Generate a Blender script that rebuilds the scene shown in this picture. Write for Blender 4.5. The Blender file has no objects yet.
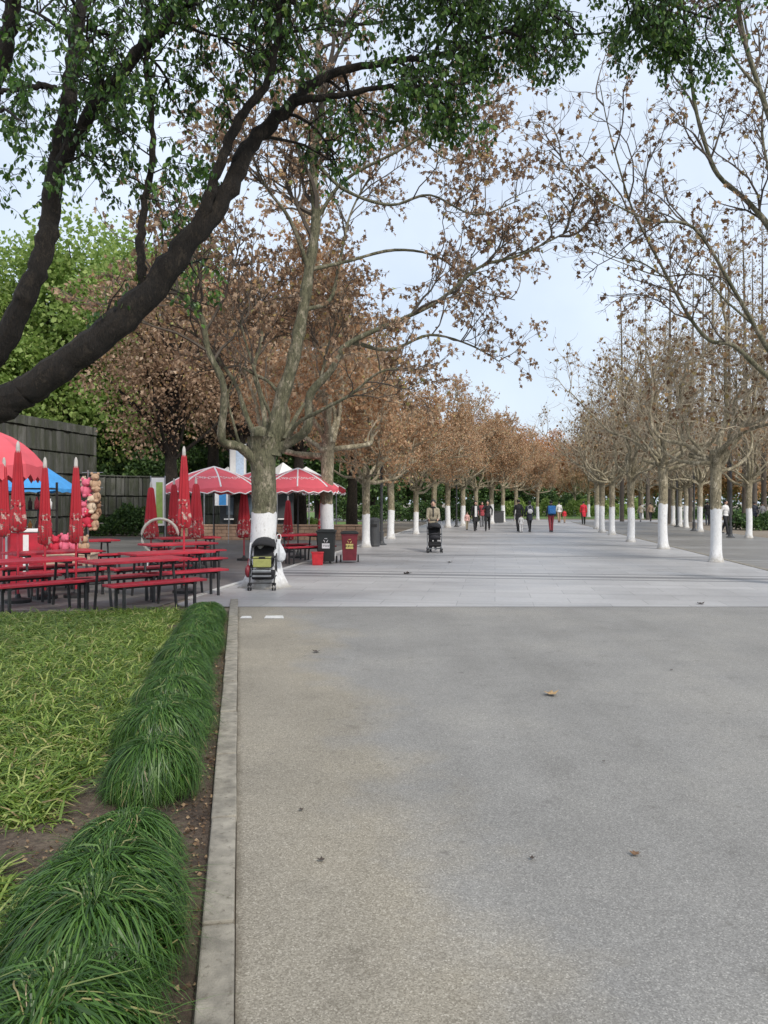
import bpy, math, random
import numpy as np
from mathutils import Vector, Matrix, Euler
R = math.radians
F = 770.0; H = 1.6; HY = 503.0; CX = 384.0
scene = bpy.context.scene
col = scene.collection
rnd = random.Random(7)

def P(x, y, Y): return Vector(((x-CX)*Y/F, Y, H-(y-HY)*Y/F))
def G(x, y):
    Y = F*H/(y-HY); return Vector(((x-CX)*Y/F, Y, 0))
TH = R(8.2)
def AV(u, s): return Vector((s*math.sin(TH)+u*math.cos(TH), s*math.cos(TH)-u*math.sin(TH), 0))
def kerbx(Y): return -0.586-0.1886*(Y-2.36)

# ------------------------------------------------------------------ materials
def newmat(name):
    m = bpy.data.materials.new(name); m.use_nodes = True
    nt = m.node_tree; nt.nodes.clear()
    out = nt.nodes.new('ShaderNodeOutputMaterial'); b = nt.nodes.new('ShaderNodeBsdfPrincipled')
    nt.links.new(b.outputs[0], out.inputs[0])
    return m, nt, b, out
def N(nt, t, **k):
    n = nt.nodes.new(t)
    for a, v in k.items():
        if a.startswith('i_'):
            key = a[2:]; key = int(key) if key.isdigit() else key
            n.inputs[key].default_value = v
        else: setattr(n, a, v)
    return n
def ramp(nt, fac, stops):
    r = nt.nodes.new('ShaderNodeValToRGB'); nt.links.new(fac, r.inputs[0])
    e = r.color_ramp.elements
    while len(e) < len(stops): e.new(0.5)
    for i, (p, c) in enumerate(stops): e[i].position = p; e[i].color = (c[0], c[1], c[2], 1)
    return r.outputs[0]
def mixc(nt, fac, a, b, mode='MIX'):
    m = nt.nodes.new('ShaderNodeMix'); m.data_type = 'RGBA'; m.blend_type = mode
    for s, v in ((m.inputs[0], fac), (m.inputs[6], a), (m.inputs[7], b)):
        if hasattr(v, 'links'): nt.links.new(v, s)
        elif isinstance(v, (int, float)): s.default_value = v
        else: s.default_value = (v[0], v[1], v[2], 1)
    return m.outputs[2]
def math_(nt, op, a, b=None, c=None, clamp=False):
    m = nt.nodes.new('ShaderNodeMath'); m.operation = op; m.use_clamp = clamp
    for i, v in enumerate((a, b, c)):
        if v is None: continue
        if hasattr(v, 'links'): nt.links.new(v, m.inputs[i])
        else: m.inputs[i].default_value = v
    return m.outputs[0]
def coords(nt, kind='Object'):
    return nt.nodes.new('ShaderNodeTexCoord').outputs[kind]
def noise(nt, vec, scale, detail=4, rough=0.55, scl=None):
    if scl:
        mp = N(nt, 'ShaderNodeMapping'); mp.inputs['Scale'].default_value = scl
        nt.links.new(vec, mp.inputs[0]); vec = mp.outputs[0]
    n = N(nt, 'ShaderNodeTexNoise'); n.inputs['Scale'].default_value = scale
    n.inputs['Detail'].default_value = detail; n.inputs['Roughness'].default_value = rough
    nt.links.new(vec, n.inputs['Vector']); return n.outputs['Fac']
def bump(nt, b, h, strength=0.3, dist=0.01):
    n = N(nt, 'ShaderNodeBump'); n.inputs['Strength'].default_value = strength; n.inputs['Distance'].default_value = dist
    nt.links.new(h, n.inputs['Height']); nt.links.new(n.outputs[0], b.inputs['Normal'])
def simple(name, c, rough=0.6, metal=0, var=0.18, scale=8, bmp=0.15, wear=None):
    m, nt, b, o = newmat(name)
    v = coords(nt); n1 = noise(nt, v, scale, 5)
    lo = [x*(1-var) for x in c]; hi = [min(1, x*(1+var)) for x in c]
    cc = ramp(nt, n1, [(0.3, lo), (0.7, hi)])
    if wear:
        n2 = noise(nt, v, scale*2.3, 6, 0.7)
        f = ramp(nt, n2, [(0.56, (0,0,0)), (0.66, (1,1,1))])
        cc = mixc(nt, f, cc, wear)
    nt.links.new(cc, b.inputs['Base Color'])
    b.inputs['Roughness'].default_value = rough; b.inputs['Metallic'].default_value = metal
    if bmp: bump(nt, b, noise(nt, v, scale*12, 4), bmp, 0.004)
    return m
def leafmat(name, stops, trans=0.35, rough=0.55, tcol=None):
    m, nt, b, o = newmat(name)
    g = N(nt, 'ShaderNodeNewGeometry')
    c = ramp(nt, g.outputs['Random Per Island'], stops)
    nt.links.new(c, b.inputs['Base Color']); b.inputs['Roughness'].default_value = rough
    t = N(nt, 'ShaderNodeBsdfTranslucent')
    tc = mixc(nt, 0.5, c, tcol or stops[-1][1]); nt.links.new(tc, t.inputs[0])
    mx = N(nt, 'ShaderNodeMixShader'); mx.inputs[0].default_value = trans
    nt.links.new(b.outputs[0], mx.inputs[1]); nt.links.new(t.outputs[0], mx.inputs[2]); nt.links.new(mx.outputs[0], o.inputs[0])
    return m
def barkmat(name, c1, c2, c3, scale=3, stretch=(1,1,0.35), bmp=0.6, patch=True):
    m, nt, b, o = newmat(name)
    v = coords(nt)
    n1 = noise(nt, v, scale, 6, 0.7, stretch)
    c = ramp(nt, n1, [(0.36, c1), (0.44, c2), (0.52, c2), (0.60, c3)])
    n3 = noise(nt, v, scale*2.7, 5, 0.75, (1,1,0.6))
    c = mixc(nt, ramp(nt, n3, [(0.50, (0,0,0)), (0.56, (0.75,)*3)]), c, [x*0.55 for x in c2])
    n4 = noise(nt, v, scale*1.6, 4, 0.7, (1,1,0.5))
    c = mixc(nt, ramp(nt, n4, [(0.60, (0,0,0)), (0.64, (0.8,)*3)]), c, [min(1,x*1.25) for x in c3])
    n2 = noise(nt, v, scale*9, 5, 0.75, (1,1,0.25))
    c = mixc(nt, ramp(nt, n2, [(0.38, (0.75,)*3), (0.52, (0,0,0))]), c, [x*0.4 for x in c1])
    nt.links.new(c, b.inputs['Base Color']); b.inputs['Roughness'].default_value = 0.92
    bump(nt, b, n2, bmp, 0.03)
    return m
M = {}
def cloth(name, c):
    if name not in M: M[name] = simple(name, c, 0.85, var=0.14, scale=14, bmp=0.3)
    return M[name]
# asphalt
def asphalt():
    m, nt, b, o = newmat('asphalt'); v = coords(nt)
    vor = N(nt, 'ShaderNodeTexVoronoi'); vor.inputs['Scale'].default_value = 180; nt.links.new(v, vor.inputs['Vector'])
    sep = N(nt, 'ShaderNodeSeparateColor'); nt.links.new(vor.outputs['Color'], sep.inputs[0])
    spec = ramp(nt, sep.outputs[0], [(0.0, (0.165,0.158,0.146)), (0.5, (0.226,0.218,0.202)), (0.9, (0.282,0.273,0.253)), (1.0, (0.38,0.365,0.335))])
    tan = ramp(nt, sep.outputs[0], [(0.0, (0.17,0.147,0.108)), (0.5, (0.262,0.233,0.182)), (0.9, (0.325,0.292,0.23)), (1.0, (0.43,0.39,0.32))])
    sx = N(nt, 'ShaderNodeSeparateXYZ'); nt.links.new(v, sx.inputs[0])
    d = math_(nt, 'ADD', sx.outputs[0], math_(nt, 'MULTIPLY_ADD', sx.outputs[1], 0.1886, 0.141))
    nb = noise(nt, v, 0.9, 6, 0.6); d2 = math_(nt, 'ADD', d, math_(nt, 'MULTIPLY', math_(nt, 'SUBTRACT', nb, 0.5), 2.2))
    f = math_(nt, 'SUBTRACT', 1.0, math_(nt, 'DIVIDE', math_(nt, 'SUBTRACT', d2, 0.75), 0.6), clamp=True)
    f = math_(nt, 'MULTIPLY', f, 0.9)
    c = mixc(nt, f, spec, tan)
    n5 = noise(nt, v, 1.1, 3, 0.5, (2.5, 0.28, 1))
    c = mixc(nt, 1.0, c, ramp(nt, n5, [(0.35, (0.96,0.957,0.95)), (0.6, (1.015,)*3)]), 'MULTIPLY')
    n6 = noise(nt, v, 9, 4, 0.6); n7 = noise(nt, v, 0.8, 2, 0.5)
    sp = math_(nt, 'MULTIPLY', ramp(nt, n6, [(0.62, (0,0,0)), (0.68, (1,1,1))]), ramp(nt, n7, [(0.52, (0,0,0)), (0.6, (0.5,)*3)]))
    c = mixc(nt, sp, c, (0.12,0.11,0.095))
    n2 = noise(nt, v, 0.5, 7, 0.62)
    c = mixc(nt, 1.0, c, ramp(nt, n2, [(0.34, (0.82,0.82,0.82)), (0.5, (0.97,0.97,0.97)), (0.62, (1.09,1.08,1.06))]), 'MULTIPLY')
    n3 = noise(nt, v, 3.2, 8, 0.75)
    c = mixc(nt, 1.0, c, ramp(nt, n3, [(0.28, (0.70,0.69,0.67)), (0.42, (1,1,1)), (0.72, (1.06,1.06,1.05))]), 'MULTIPLY')
    n4 = noise(nt, v, 38, 3, 0.7)
    c = mixc(nt, ramp(nt, n4, [(0.70, (0,0,0)), (0.76, (0.8,)*3)]), c, (0.09,0.085,0.075))
    # a dark gutter line of dirt along the kerb
    g = math_(nt, 'SUBTRACT', 1.0, math_(nt, 'DIVIDE', math_(nt, 'SUBTRACT', d, 0.120), 0.05), clamp=True)
    c = mixc(nt, math_(nt, 'MULTIPLY', g, ramp(nt, noise(nt, v, 7, 5), [(0.35, (0.1,)*3), (0.6, (0.85,)*3)])), c, (0.10,0.085,0.06))
    nt.links.new(c, b.inputs['Base Color']); b.inputs['Roughness'].default_value = 0.85
    bump(nt, b, vor.outputs['Distance'], 0.2, 0.005)
    return m
M['asphalt'] = asphalt()
def plaza(name, base, band, period=6.4, off=2.1, bw=0.14, slab=(1.2, 0.6), bandval=0.5):
    m, nt, b, o = newmat(name); v = coords(nt)
    br = N(nt, 'ShaderNodeTexBrick'); br.inputs['Scale'].default_value = 1.0
    br.inputs['Brick Width'].default_value = slab[0]; br.inputs['Row Height'].default_value = slab[1]
    br.inputs['Mortar Size'].default_value = 0.006; br.inputs['Bias'].default_value = 0
    br.inputs['Color1'].default_value = (*[x*0.91 for x in base], 1); br.inputs['Color2'].default_value = (*[x*1.06 for x in base], 1)
    br.inputs['Mortar'].default_value = (*[x*0.6 for x in base], 1)
    nt.links.new(v, br.inputs['Vector'])
    sx = N(nt, 'ShaderNodeSeparateXYZ'); nt.links.new(v, sx.inputs[0])
    md = math_(nt, 'WRAP', math_(nt, 'ADD', sx.outputs[1], off), period/2, -period/2)
    ab = math_(nt, 'ABSOLUTE', math_(nt, 'ABSOLUTE', md)); 
    f = math_(nt, 'LESS_THAN', math_(nt, 'ABSOLUTE', math_(nt, 'SUBTRACT', ab, 0.0)), bw)
    f2 = math_(nt, 'LESS_THAN', math_(nt, 'ABSOLUTE', math_(nt, 'SUBTRACT', ab, 0.62)), bw*0.45)
    md3 = math_(nt, 'WRAP', math_(nt, 'ADD', sx.outputs[1], off), period/8, -period/8)
    f3 = math_(nt, 'MULTIPLY', math_(nt, 'LESS_THAN', math_(nt, 'ABSOLUTE', md3), bw*0.3), 0.22)
    f = math_(nt, 'MULTIPLY', math_(nt, 'MAXIMUM', math_(nt, 'MAXIMUM', f, f2), f3), 0.85)
    c = mixc(nt, f, br.outputs['Color'], band)
    n1 = noise(nt, v, 0.35, 8, 0.66, (1, 1.6, 1))
    c = mixc(nt, 1.0, c, ramp(nt, n1, [(0.3, (0.80,0.80,0.81)), (0.55, (1,1,1)), (0.75, (1.07,1.07,1.08))]), 'MULTIPLY')
    n2 = noise(nt, v, 14, 6, 0.7)
    c = mixc(nt, 1.0, c, ramp(nt, n2, [(0.3, (0.88,)*3), (0.7, (1.06,)*3)]), 'MULTIPLY')
    nt.links.new(c, b.inputs['Base Color'])
    r = ramp(nt, n1, [(0.3, (0.38,)*3), (0.7, (0.62,)*3)]); nt.links.new(r, b.inputs['Roughness'])
    bump(nt, b, n2, 0.12, 0.004)
    return m
M['plaza'] = plaza('pale_slabs', (0.415,0.405,0.395), (0.155,0.153,0.152), bw=0.2)
M['side'] = plaza('brown_slabs', (0.21,0.198,0.178), (0.40,0.395,0.38), bw=0.09, off=3.0)
M['seat_paving'] = plaza('dark_slabs', (0.165,0.155,0.145), (0.26,0.25,0.24), bw=0.05, slab=(0.6,0.3))
def groundmat(name, stops, s1=1.5, s2=20):
    m, nt, b, o = newmat(name); v = coords(nt)
    n1 = noise(nt, v, s1, 7, 0.65); n2 = noise(nt, v, s2, 6, 0.75)
    c = ramp(nt, math_(nt, 'ADD', math_(nt, 'MULTIPLY', n1, 0.5), math_(nt, 'MULTIPLY', n2, 0.5)), stops)
    nt.links.new(c, b.inputs['Base Color']); b.inputs['Roughness'].default_value = 0.95
    bump(nt, b, n2, 0.8, 0.03); return m
M['soil'] = groundmat('soil', [(0.36, (0.03,0.02,0.014)), (0.5, (0.085,0.06,0.042)), (0.64, (0.19,0.145,0.10))], 1.8, 30)
M['ground'] = groundmat('leaf_strewn_ground', [(0.36, (0.15,0.115,0.08)), (0.5, (0.22,0.18,0.135)), (0.64, (0.27,0.24,0.19))], 0.15, 4)
M['lawn'] = groundmat('lawn', [(0.36, (0.06,0.11,0.03)), (0.5, (0.11,0.19,0.045)), (0.64, (0.17,0.25,0.07))], 0.3, 9)
M['kerb'] = simple('kerb_stone', (0.255,0.232,0.188), 0.9, var=0.35, scale=11, bmp=0.9, wear=(0.15,0.13,0.10))
M['kerb_pale'] = simple('pale_kerb_stone', (0.5,0.49,0.46), 0.8, var=0.15, scale=3, bmp=0.3)
M['paint'] = simple('worn_white_paint', (0.62,0.61,0.58), 0.7, scale=9, wear=(0.25,0.25,0.24))
M['wallstone'] = simple('dark_stone', (0.115,0.115,0.105), 0.9, var=0.45, scale=2.2, bmp=0.7, wear=(0.05,0.055,0.04))
M['plane_bark'] = barkmat('plane_bark', (0.14,0.125,0.075), (0.29,0.25,0.165), (0.50,0.44,0.32), 4.5)
M['plane_bark_left'] = barkmat('mossy_and_backlit_plane_bark', (0.065,0.07,0.035), (0.14,0.135,0.082), (0.27,0.24,0.175), 4.5)  # mossy left trunk; its dark tone also paints the right-edge limbs' silhouette
M['twig'] = simple('twig_bark', (0.33,0.28,0.20), 0.9, var=0.3, scale=3, bmp=0)
M['twig_dark'] = simple('dark_twig_bark', (0.085,0.07,0.055), 0.9, var=0.3, scale=3, bmp=0)
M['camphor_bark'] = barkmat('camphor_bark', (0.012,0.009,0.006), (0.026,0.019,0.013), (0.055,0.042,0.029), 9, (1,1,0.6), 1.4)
M['white_wash'] = None
def limewash():
    m, nt, b, o = newmat('white_limewash'); v = coords(nt)
    n1 = noise(nt, v, 5, 6, 0.7); n2 = noise(nt, v, 26, 6, 0.75, (1,1,0.4))
    c = ramp(nt, n1, [(0.3, (0.66,0.665,0.67)), (0.7, (0.78,0.78,0.77))])
    c = mixc(nt, ramp(nt, n2, [(0.56, (0,0,0)), (0.64, (0.6,)*3)]), c, (0.40,0.38,0.33))
    sx = N(nt, 'ShaderNodeSeparateXYZ'); nt.links.new(v, sx.inputs[0])
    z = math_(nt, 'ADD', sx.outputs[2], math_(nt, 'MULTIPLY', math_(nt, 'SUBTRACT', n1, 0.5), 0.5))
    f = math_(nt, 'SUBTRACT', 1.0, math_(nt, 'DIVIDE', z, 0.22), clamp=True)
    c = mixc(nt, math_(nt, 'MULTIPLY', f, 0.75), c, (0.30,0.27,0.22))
    nt.links.new(c, b.inputs['Base Color']); b.inputs['Roughness'].default_value = 0.9
    bump(nt, b, n2, 0.8, 0.02); return m
M['white_wash'] = limewash()
M['camphor_leaf'] = leafmat('camphor_leaves', [(0, (0.014,0.04,0.008)), (0.5, (0.040,0.10,0.016)), (0.85, (0.09,0.18,0.03)), (1, (0.19,0.28,0.06))], 0.36, 0.4, (0.12,0.25,0.04))
M['brown_leaf'] = leafmat('brown_plane_leaves', [(0, (0.22,0.12,0.06)), (0.4, (0.44,0.265,0.15)), (0.75, (0.62,0.41,0.25)), (0.93, (0.72,0.54,0.36)), (1, (0.42,0.44,0.15))], 0.45, 0.7, (0.60,0.33,0.14))
M['dull_leaf'] = leafmat('withered_brown_leaves', [(0, (0.10,0.06,0.036)), (0.35, (0.27,0.17,0.105)), (0.7, (0.46,0.315,0.205)), (0.9, (0.62,0.48,0.34)), (0.95, (0.45,0.26,0.10)), (1, (0.36,0.40,0.13))], 0.4, 0.7, (0.42,0.26,0.14))
M['sparse_leaf'] = leafmat('withered_plane_leaves', [(0, (0.08,0.045,0.026)), (0.5, (0.20,0.12,0.065)), (0.85, (0.36,0.24,0.13)), (1, (0.33,0.27,0.09))], 0.25, 0.75, (0.30,0.16,0.06))
M['rust_leaf'] = leafmat('rusty_leaves', [(0, (0.30,0.16,0.08)), (0.5, (0.58,0.32,0.16)), (1, (0.72,0.46,0.27))], 0.45, 0.8, (0.4,0.2,0.1))
M['green_dark'] = leafmat('dark_evergreen_leaves', [(0, (0.02,0.05,0.014)), (0.5, (0.05,0.105,0.028)), (1, (0.12,0.20,0.05))], 0.3, 0.6)
M['green_light'] = leafmat('light_green_leaves', [(0, (0.10,0.16,0.03)), (0.5, (0.21,0.32,0.075)), (1, (0.42,0.50,0.17))], 0.45, 0.6, (0.4,0.55,0.12))
M['clump'] = leafmat('dark_grass_blades', [(0, (0.018,0.048,0.008)), (0.45, (0.048,0.118,0.018)), (0.85, (0.095,0.195,0.032)), (0.96, (0.15,0.24,0.06)), (0.985, (0.36,0.33,0.14)), (1, (0.30,0.22,0.12))], 0.3, 0.42, (0.07,0.24,0.04))
M['cover'] = leafmat('yellow_green_blades', [(0, (0.04,0.08,0.014)), (0.4, (0.12,0.205,0.03)), (0.75, (0.235,0.33,0.06)), (0.93, (0.46,0.50,0.17)), (1, (0.36,0.25,0.13))], 0.35, 0.5, (0.3,0.42,0.06))
M['litter'] = leafmat('dead_leaves', [(0, (0.06,0.035,0.02)), (0.6, (0.15,0.09,0.05)), (1, (0.34,0.24,0.14))], 0.1, 0.8)
M['red_paint'] = simple('red_bench_paint', (0.43,0.02,0.038), 0.45, var=0.3, scale=4, bmp=0.25, wear=(0.30,0.05,0.05))
M['black_metal'] = simple('black_iron', (0.022,0.022,0.022), 0.5, var=0.4, bmp=0.1)
M['grey_metal'] = simple('grey_metal', (0.30,0.31,0.32), 0.35, 0.7, bmp=0.05)
M['post'] = simple('dark_grey_post', (0.05,0.052,0.055), 0.55, var=0.2)
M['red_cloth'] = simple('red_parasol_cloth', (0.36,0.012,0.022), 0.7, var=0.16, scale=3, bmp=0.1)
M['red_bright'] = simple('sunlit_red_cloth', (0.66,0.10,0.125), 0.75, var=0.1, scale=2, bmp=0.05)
M['white'] = simple('white_plastic', (0.78,0.78,0.77), 0.5, var=0.05)
M['blue'] = simple('blue_cloth', (0.05,0.28,0.62), 0.6, var=0.1)
M['green_panel'] = simple('green_panel', (0.32,0.47,0.12), 0.6, var=0.15)
M['rubber'] = simple('black_rubber', (0.015,0.015,0.016), 0.75, bmp=0.05)
M['black_cloth'] = simple('black_cloth', (0.014,0.014,0.016), 0.85, var=0.3, scale=20, bmp=0.2)
M['bin_black'] = simple('black_bin_plastic', (0.02,0.024,0.023), 0.45, bmp=0.05)
M['bin_red'] = simple('dark_red_bin_plastic', (0.21,0.022,0.032), 0.45, bmp=0.05)
M['bucket'] = simple('red_bucket_plastic', (0.62,0.025,0.035), 0.4, bmp=0.0)
M['skin'] = simple('skin', (0.55,0.34,0.25), 0.55, var=0.06, bmp=0)
M['hair'] = simple('black_hair', (0.015,0.012,0.011), 0.5, var=0.3, scale=40, bmp=0.3)
M['eye'] = simple('dark_eye', (0.01,0.008,0.007), 0.2, bmp=0)
def printed():
    m, nt, b, o = newmat('printed_parasol_hem'); v = coords(nt)
    n1 = noise(nt, v, 9, 4, 0.6)
    c = mixc(nt, ramp(nt, n1, [(0.53, (0,0,0)), (0.58, (1,1,1))]), (0.38,0.018,0.03), (0.50,0.38,0.33))
    n2 = noise(nt, v, 15, 3, 0.6, (1,1,1.7))
    c = mixc(nt, ramp(nt, n2, [(0.57, (0,0,0)), (0.62, (1,1,1))]), c, (0.10,0.07,0.06))
    nt.links.new(c, b.inputs['Base Color']); b.inputs['Roughness'].default_value = 0.7
    return m
M['printed'] = printed()

def slabmat():
    m, nt, b, o = newmat('slab_stone'); v = coords(nt); g = N(nt, 'ShaderNodeNewGeometry')
    c = ramp(nt, g.outputs['Random Per Island'], [(0, (0.07,0.072,0.065)), (0.5, (0.12,0.122,0.11)), (1, (0.18,0.18,0.165))])
    n = noise(nt, v, 3, 7, 0.7, (1,1,0.3)); c = mixc(nt, ramp(nt, n, [(0.4, (0.8,)*3), (0.6, (0,0,0))]), c, (0.06,0.07,0.04))
    nt.links.new(c, b.inputs['Base Color']); b.inputs['Roughness'].default_value = 0.95; bump(nt, b, noise(nt, v, 20, 5, 0.7), 0.8, 0.03); return m
M['slabs'] = slabmat()
# ------------------------------------------------------------------ mesh building
class MB:
    def __init__(s): s.v=[]; s.l=[]; s.c=[]; s.m=[]; s.n=0
    def add(s, V, Fa, mat=0):
        V = np.asarray(V, dtype=np.float32).reshape(-1,3); Fa = np.asarray(Fa, dtype=np.int32)
        if len(Fa) == 0: return s
        s.v.append(V); s.l.append((Fa+s.n).ravel()); s.c.append(np.full(len(Fa), Fa.shape[1])); s.m.append(np.full(len(Fa), mat)); s.n += len(V); return s
    def join(s, o, mtx=None, mat=None):
        V = np.concatenate(o.v)
        if mtx is not None:
            A = np.array(mtx); V = V@A[:3,:3].T + A[:3,3]
        s.v.append(V.astype(np.float32))
        for l, c, m in zip(o.l, o.c, o.m): s.l.append(l+s.n); s.c.append(c); s.m.append(m if mat is None else np.full(len(m), mat))
        s.n += len(V); return s
    def box(s, c, d, mtx=None, mat=0, taper=1.0):
        x, y, z = [q/2 for q in d]; t = taper
        V = np.array([(-x,-y,-z),(x,-y,-z),(x,y,-z),(-x,y,-z),(-x*t,-y*t,z),(x*t,-y*t,z),(x*t,y*t,z),(-x*t,y*t,z)])
        if mtx is not None: V = V@np.array(mtx)[:3,:3].T
        V = V+np.array(c)
        return s.add(V, [(0,3,2,1),(4,5,6,7),(0,1,5,4),(1,2,6,5),(2,3,7,6),(3,0,4,7)], mat)
    def tube(s, pts, rad, n=6, mat=0, cap=True, closed=False):
        p = np.array([tuple(q) for q in pts], dtype=float); k = len(p)
        r = np.full(k, rad, dtype=float) if np.isscalar(rad) else np.asarray(rad, dtype=float)
        t = np.gradient(p, axis=0); 
        if closed: t = np.roll(p,-1,0)-np.roll(p,1,0)
        t /= (np.linalg.norm(t, axis=1)[:,None]+1e-9)
        m = t.mean(0); ref = np.array((0,0,1.0)) if abs(m[2]) < 0.75*np.linalg.norm(m)+1e-6 else np.array((1.0,0.13,0))
        a = np.cross(t, ref); a /= (np.linalg.norm(a, axis=1)[:,None]+1e-9); b = np.cross(t, a)
        an = np.arange(n)*2*math.pi/n
        V = p[:,None,:] + r[:,None,None]*(np.cos(an)[None,:,None]*a[:,None,:]+np.sin(an)[None,:,None]*b[:,None,:])
        V = V.reshape(-1,3)
        i = np.arange(k if closed else k-1)[:,None]*n; j = np.arange(n)[None,:]; j2 = (j+1)%n
        i2 = (i+n)%(k*n)
        Fa = np.stack([i+j, i+j2, i2+j2, i2+j], -1).reshape(-1,4)
        s.add(V, Fa, mat)
        if cap and not closed and n > 3:
            s.v.append(np.zeros((0,3), dtype=np.float32)); base = s.n-k*n
            for ring, rev in ((np.arange(n), False), (np.arange(n)+(k-1)*n, True)):
                s.l.append((ring[::-1] if rev else ring)+base); s.c.append(np.array([n])); s.m.append(np.array([mat]))
            s.v.pop()
        return s
    def lathe(s, prof, n=16, c=(0,0,0), scl=(1,1), mat=0, mtx=None, lobes=0, amp=0, capb=False):
        k = len(prof); an = np.arange(n)*2*math.pi/n
        mod = 1+amp*np.cos(an*lobes) if lobes else np.ones(n)
        V = np.array([[(r*mod[j]*math.cos(an[j])*scl[0], r*mod[j]*math.sin(an[j])*scl[1], z) for j in range(n)] for r, z in prof]).reshape(-1,3)
        if mtx is not None: V = V@np.array(mtx)[:3,:3].T
        V = V+np.array(tuple(c))
        i = np.arange(k-1)[:,None]*n; j = np.arange(n)[None,:]; j2 = (j+1)%n
        return s.add(V, np.stack([i+j, i+j2, i+n+j2, i+n+j], -1).reshape(-1,4), mat)
    def ell(s, c, r, n=12, mat=0, mtx=None):
        k = n//2+1
        prof = [(math.sin(math.pi*i/(k-1))+1e-4, -math.cos(math.pi*i/(k-1))) for i in range(k)]
        an = np.arange(n)*2*math.pi/n
        V = np.array([[(q*math.cos(a)*r[0], q*math.sin(a)*r[1], z*r[2]) for a in an] for q, z in prof]).reshape(-1,3)
        if mtx is not None: V = V@np.array(mtx)[:3,:3].T
        V = V+np.array(tuple(c))
        i = np.arange(k-1)[:,None]*n; j = np.arange(n)[None,:]; j2 = (j+1)%n
        return s.add(V, np.stack([i+j, i+j2, i+n+j2, i+n+j], -1).reshape(-1,4), mat)
    def build(s, name, mats, parent=None, smooth=False, loc=None, bevel=0, rotz=0):
        V = np.concatenate(s.v); L = np.concatenate(s.l).astype(np.int32); Cn = np.concatenate(s.c); Mi = np.concatenate(s.m).astype(np.int32)
        me = bpy.data.meshes.new(name)
        me.vertices.add(len(V)); me.vertices.foreach_set('co', V.astype(np.float32).ravel())
        me.loops.add(len(L)); me.loops.foreach_set('vertex_index', L)
        me.polygons.add(len(Cn)); st = np.concatenate([[0], np.cumsum(Cn)[:-1]]).astype(np.int32)
        me.polygons.foreach_set('loop_start', st)
        me.polygons.foreach_set('material_index', Mi)
        me.polygons.foreach_set('use_smooth', np.full(len(Cn), smooth))
        me.update(calc_edges=True)
        if not isinstance(mats, (list, tuple)): mats = [mats]
        for m in mats: me.materials.append(m)
        o = bpy.data.objects.new(name, me); col.objects.link(o)
        if parent: o.parent = parent
        if loc is not None: o.location = loc
        o.rotation_euler.z = rotz
        if bevel:
            b = o.modifiers.new('bevel', 'BEVEL'); b.width = bevel; b.segments = 2; b.limit_method = 'ANGLE'
        return o
def tag(o, label, cat, group=None):
    o['label'] = label; o['category'] = cat
    if group: o['group'] = group
    return o
def thing(name, label, cat, loc=(0,0,0), rotz=0, group=None):
    o = bpy.data.objects.new(name, None); col.objects.link(o); o.empty_display_size = 0.2
    o.location = loc; o.rotation_euler.z = rotz
    return tag(o, label, cat, group)
def struct(o, kind='structure'): o['kind'] = kind; return o
def kids(o): return [c for c in list(bpy.data.objects) if c.parent == o]
def dup(o, parent=None, memo=None):
    c = o.copy(); col.objects.link(c); c.parent = parent
    for ch in kids(o): dup(ch, c)
    return c
def place(o, loc, rotz=0, scl=None, label=None, group=None):
    o.location = loc; o.rotation_euler.z = rotz
    if scl is not None: o.scale = (scl,)*3 if np.isscalar(scl) else scl
    if label: o['label'] = label
    if group: o['group'] = group
    return o
ORD = ['first','second','third','fourth','fifth','sixth','seventh','eighth','ninth','tenth','eleventh','twelfth','thirteenth','fourteenth','fifteenth','sixteenth','seventeenth','eighteenth','nineteenth','twentieth','twenty-first','twenty-second','twenty-third','twenty-fourth']

def spline(pts, sub=5):
    p = [Vector(q) for q in pts]; p = [p[0]*2-p[1]]+p+[p[-1]*2-p[-2]]; out = []
    for i in range(1, len(p)-2):
        for k in range(sub):
            t = k/sub; a, b, c, d = p[i-1], p[i], p[i+1], p[i+2]
            out.append(0.5*((2*b)+(c-a)*t+(2*a-5*b+4*c-d)*t*t+(3*b-a-3*c+d)*t**3))
    out.append(p[-2]); return out
def rvec(rg): 
    while True:
        v = Vector((rg.uniform(-1,1), rg.uniform(-1,1), rg.uniform(-1,1)))
        if 0.05 < v.length < 1: return v.normalized()

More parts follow.
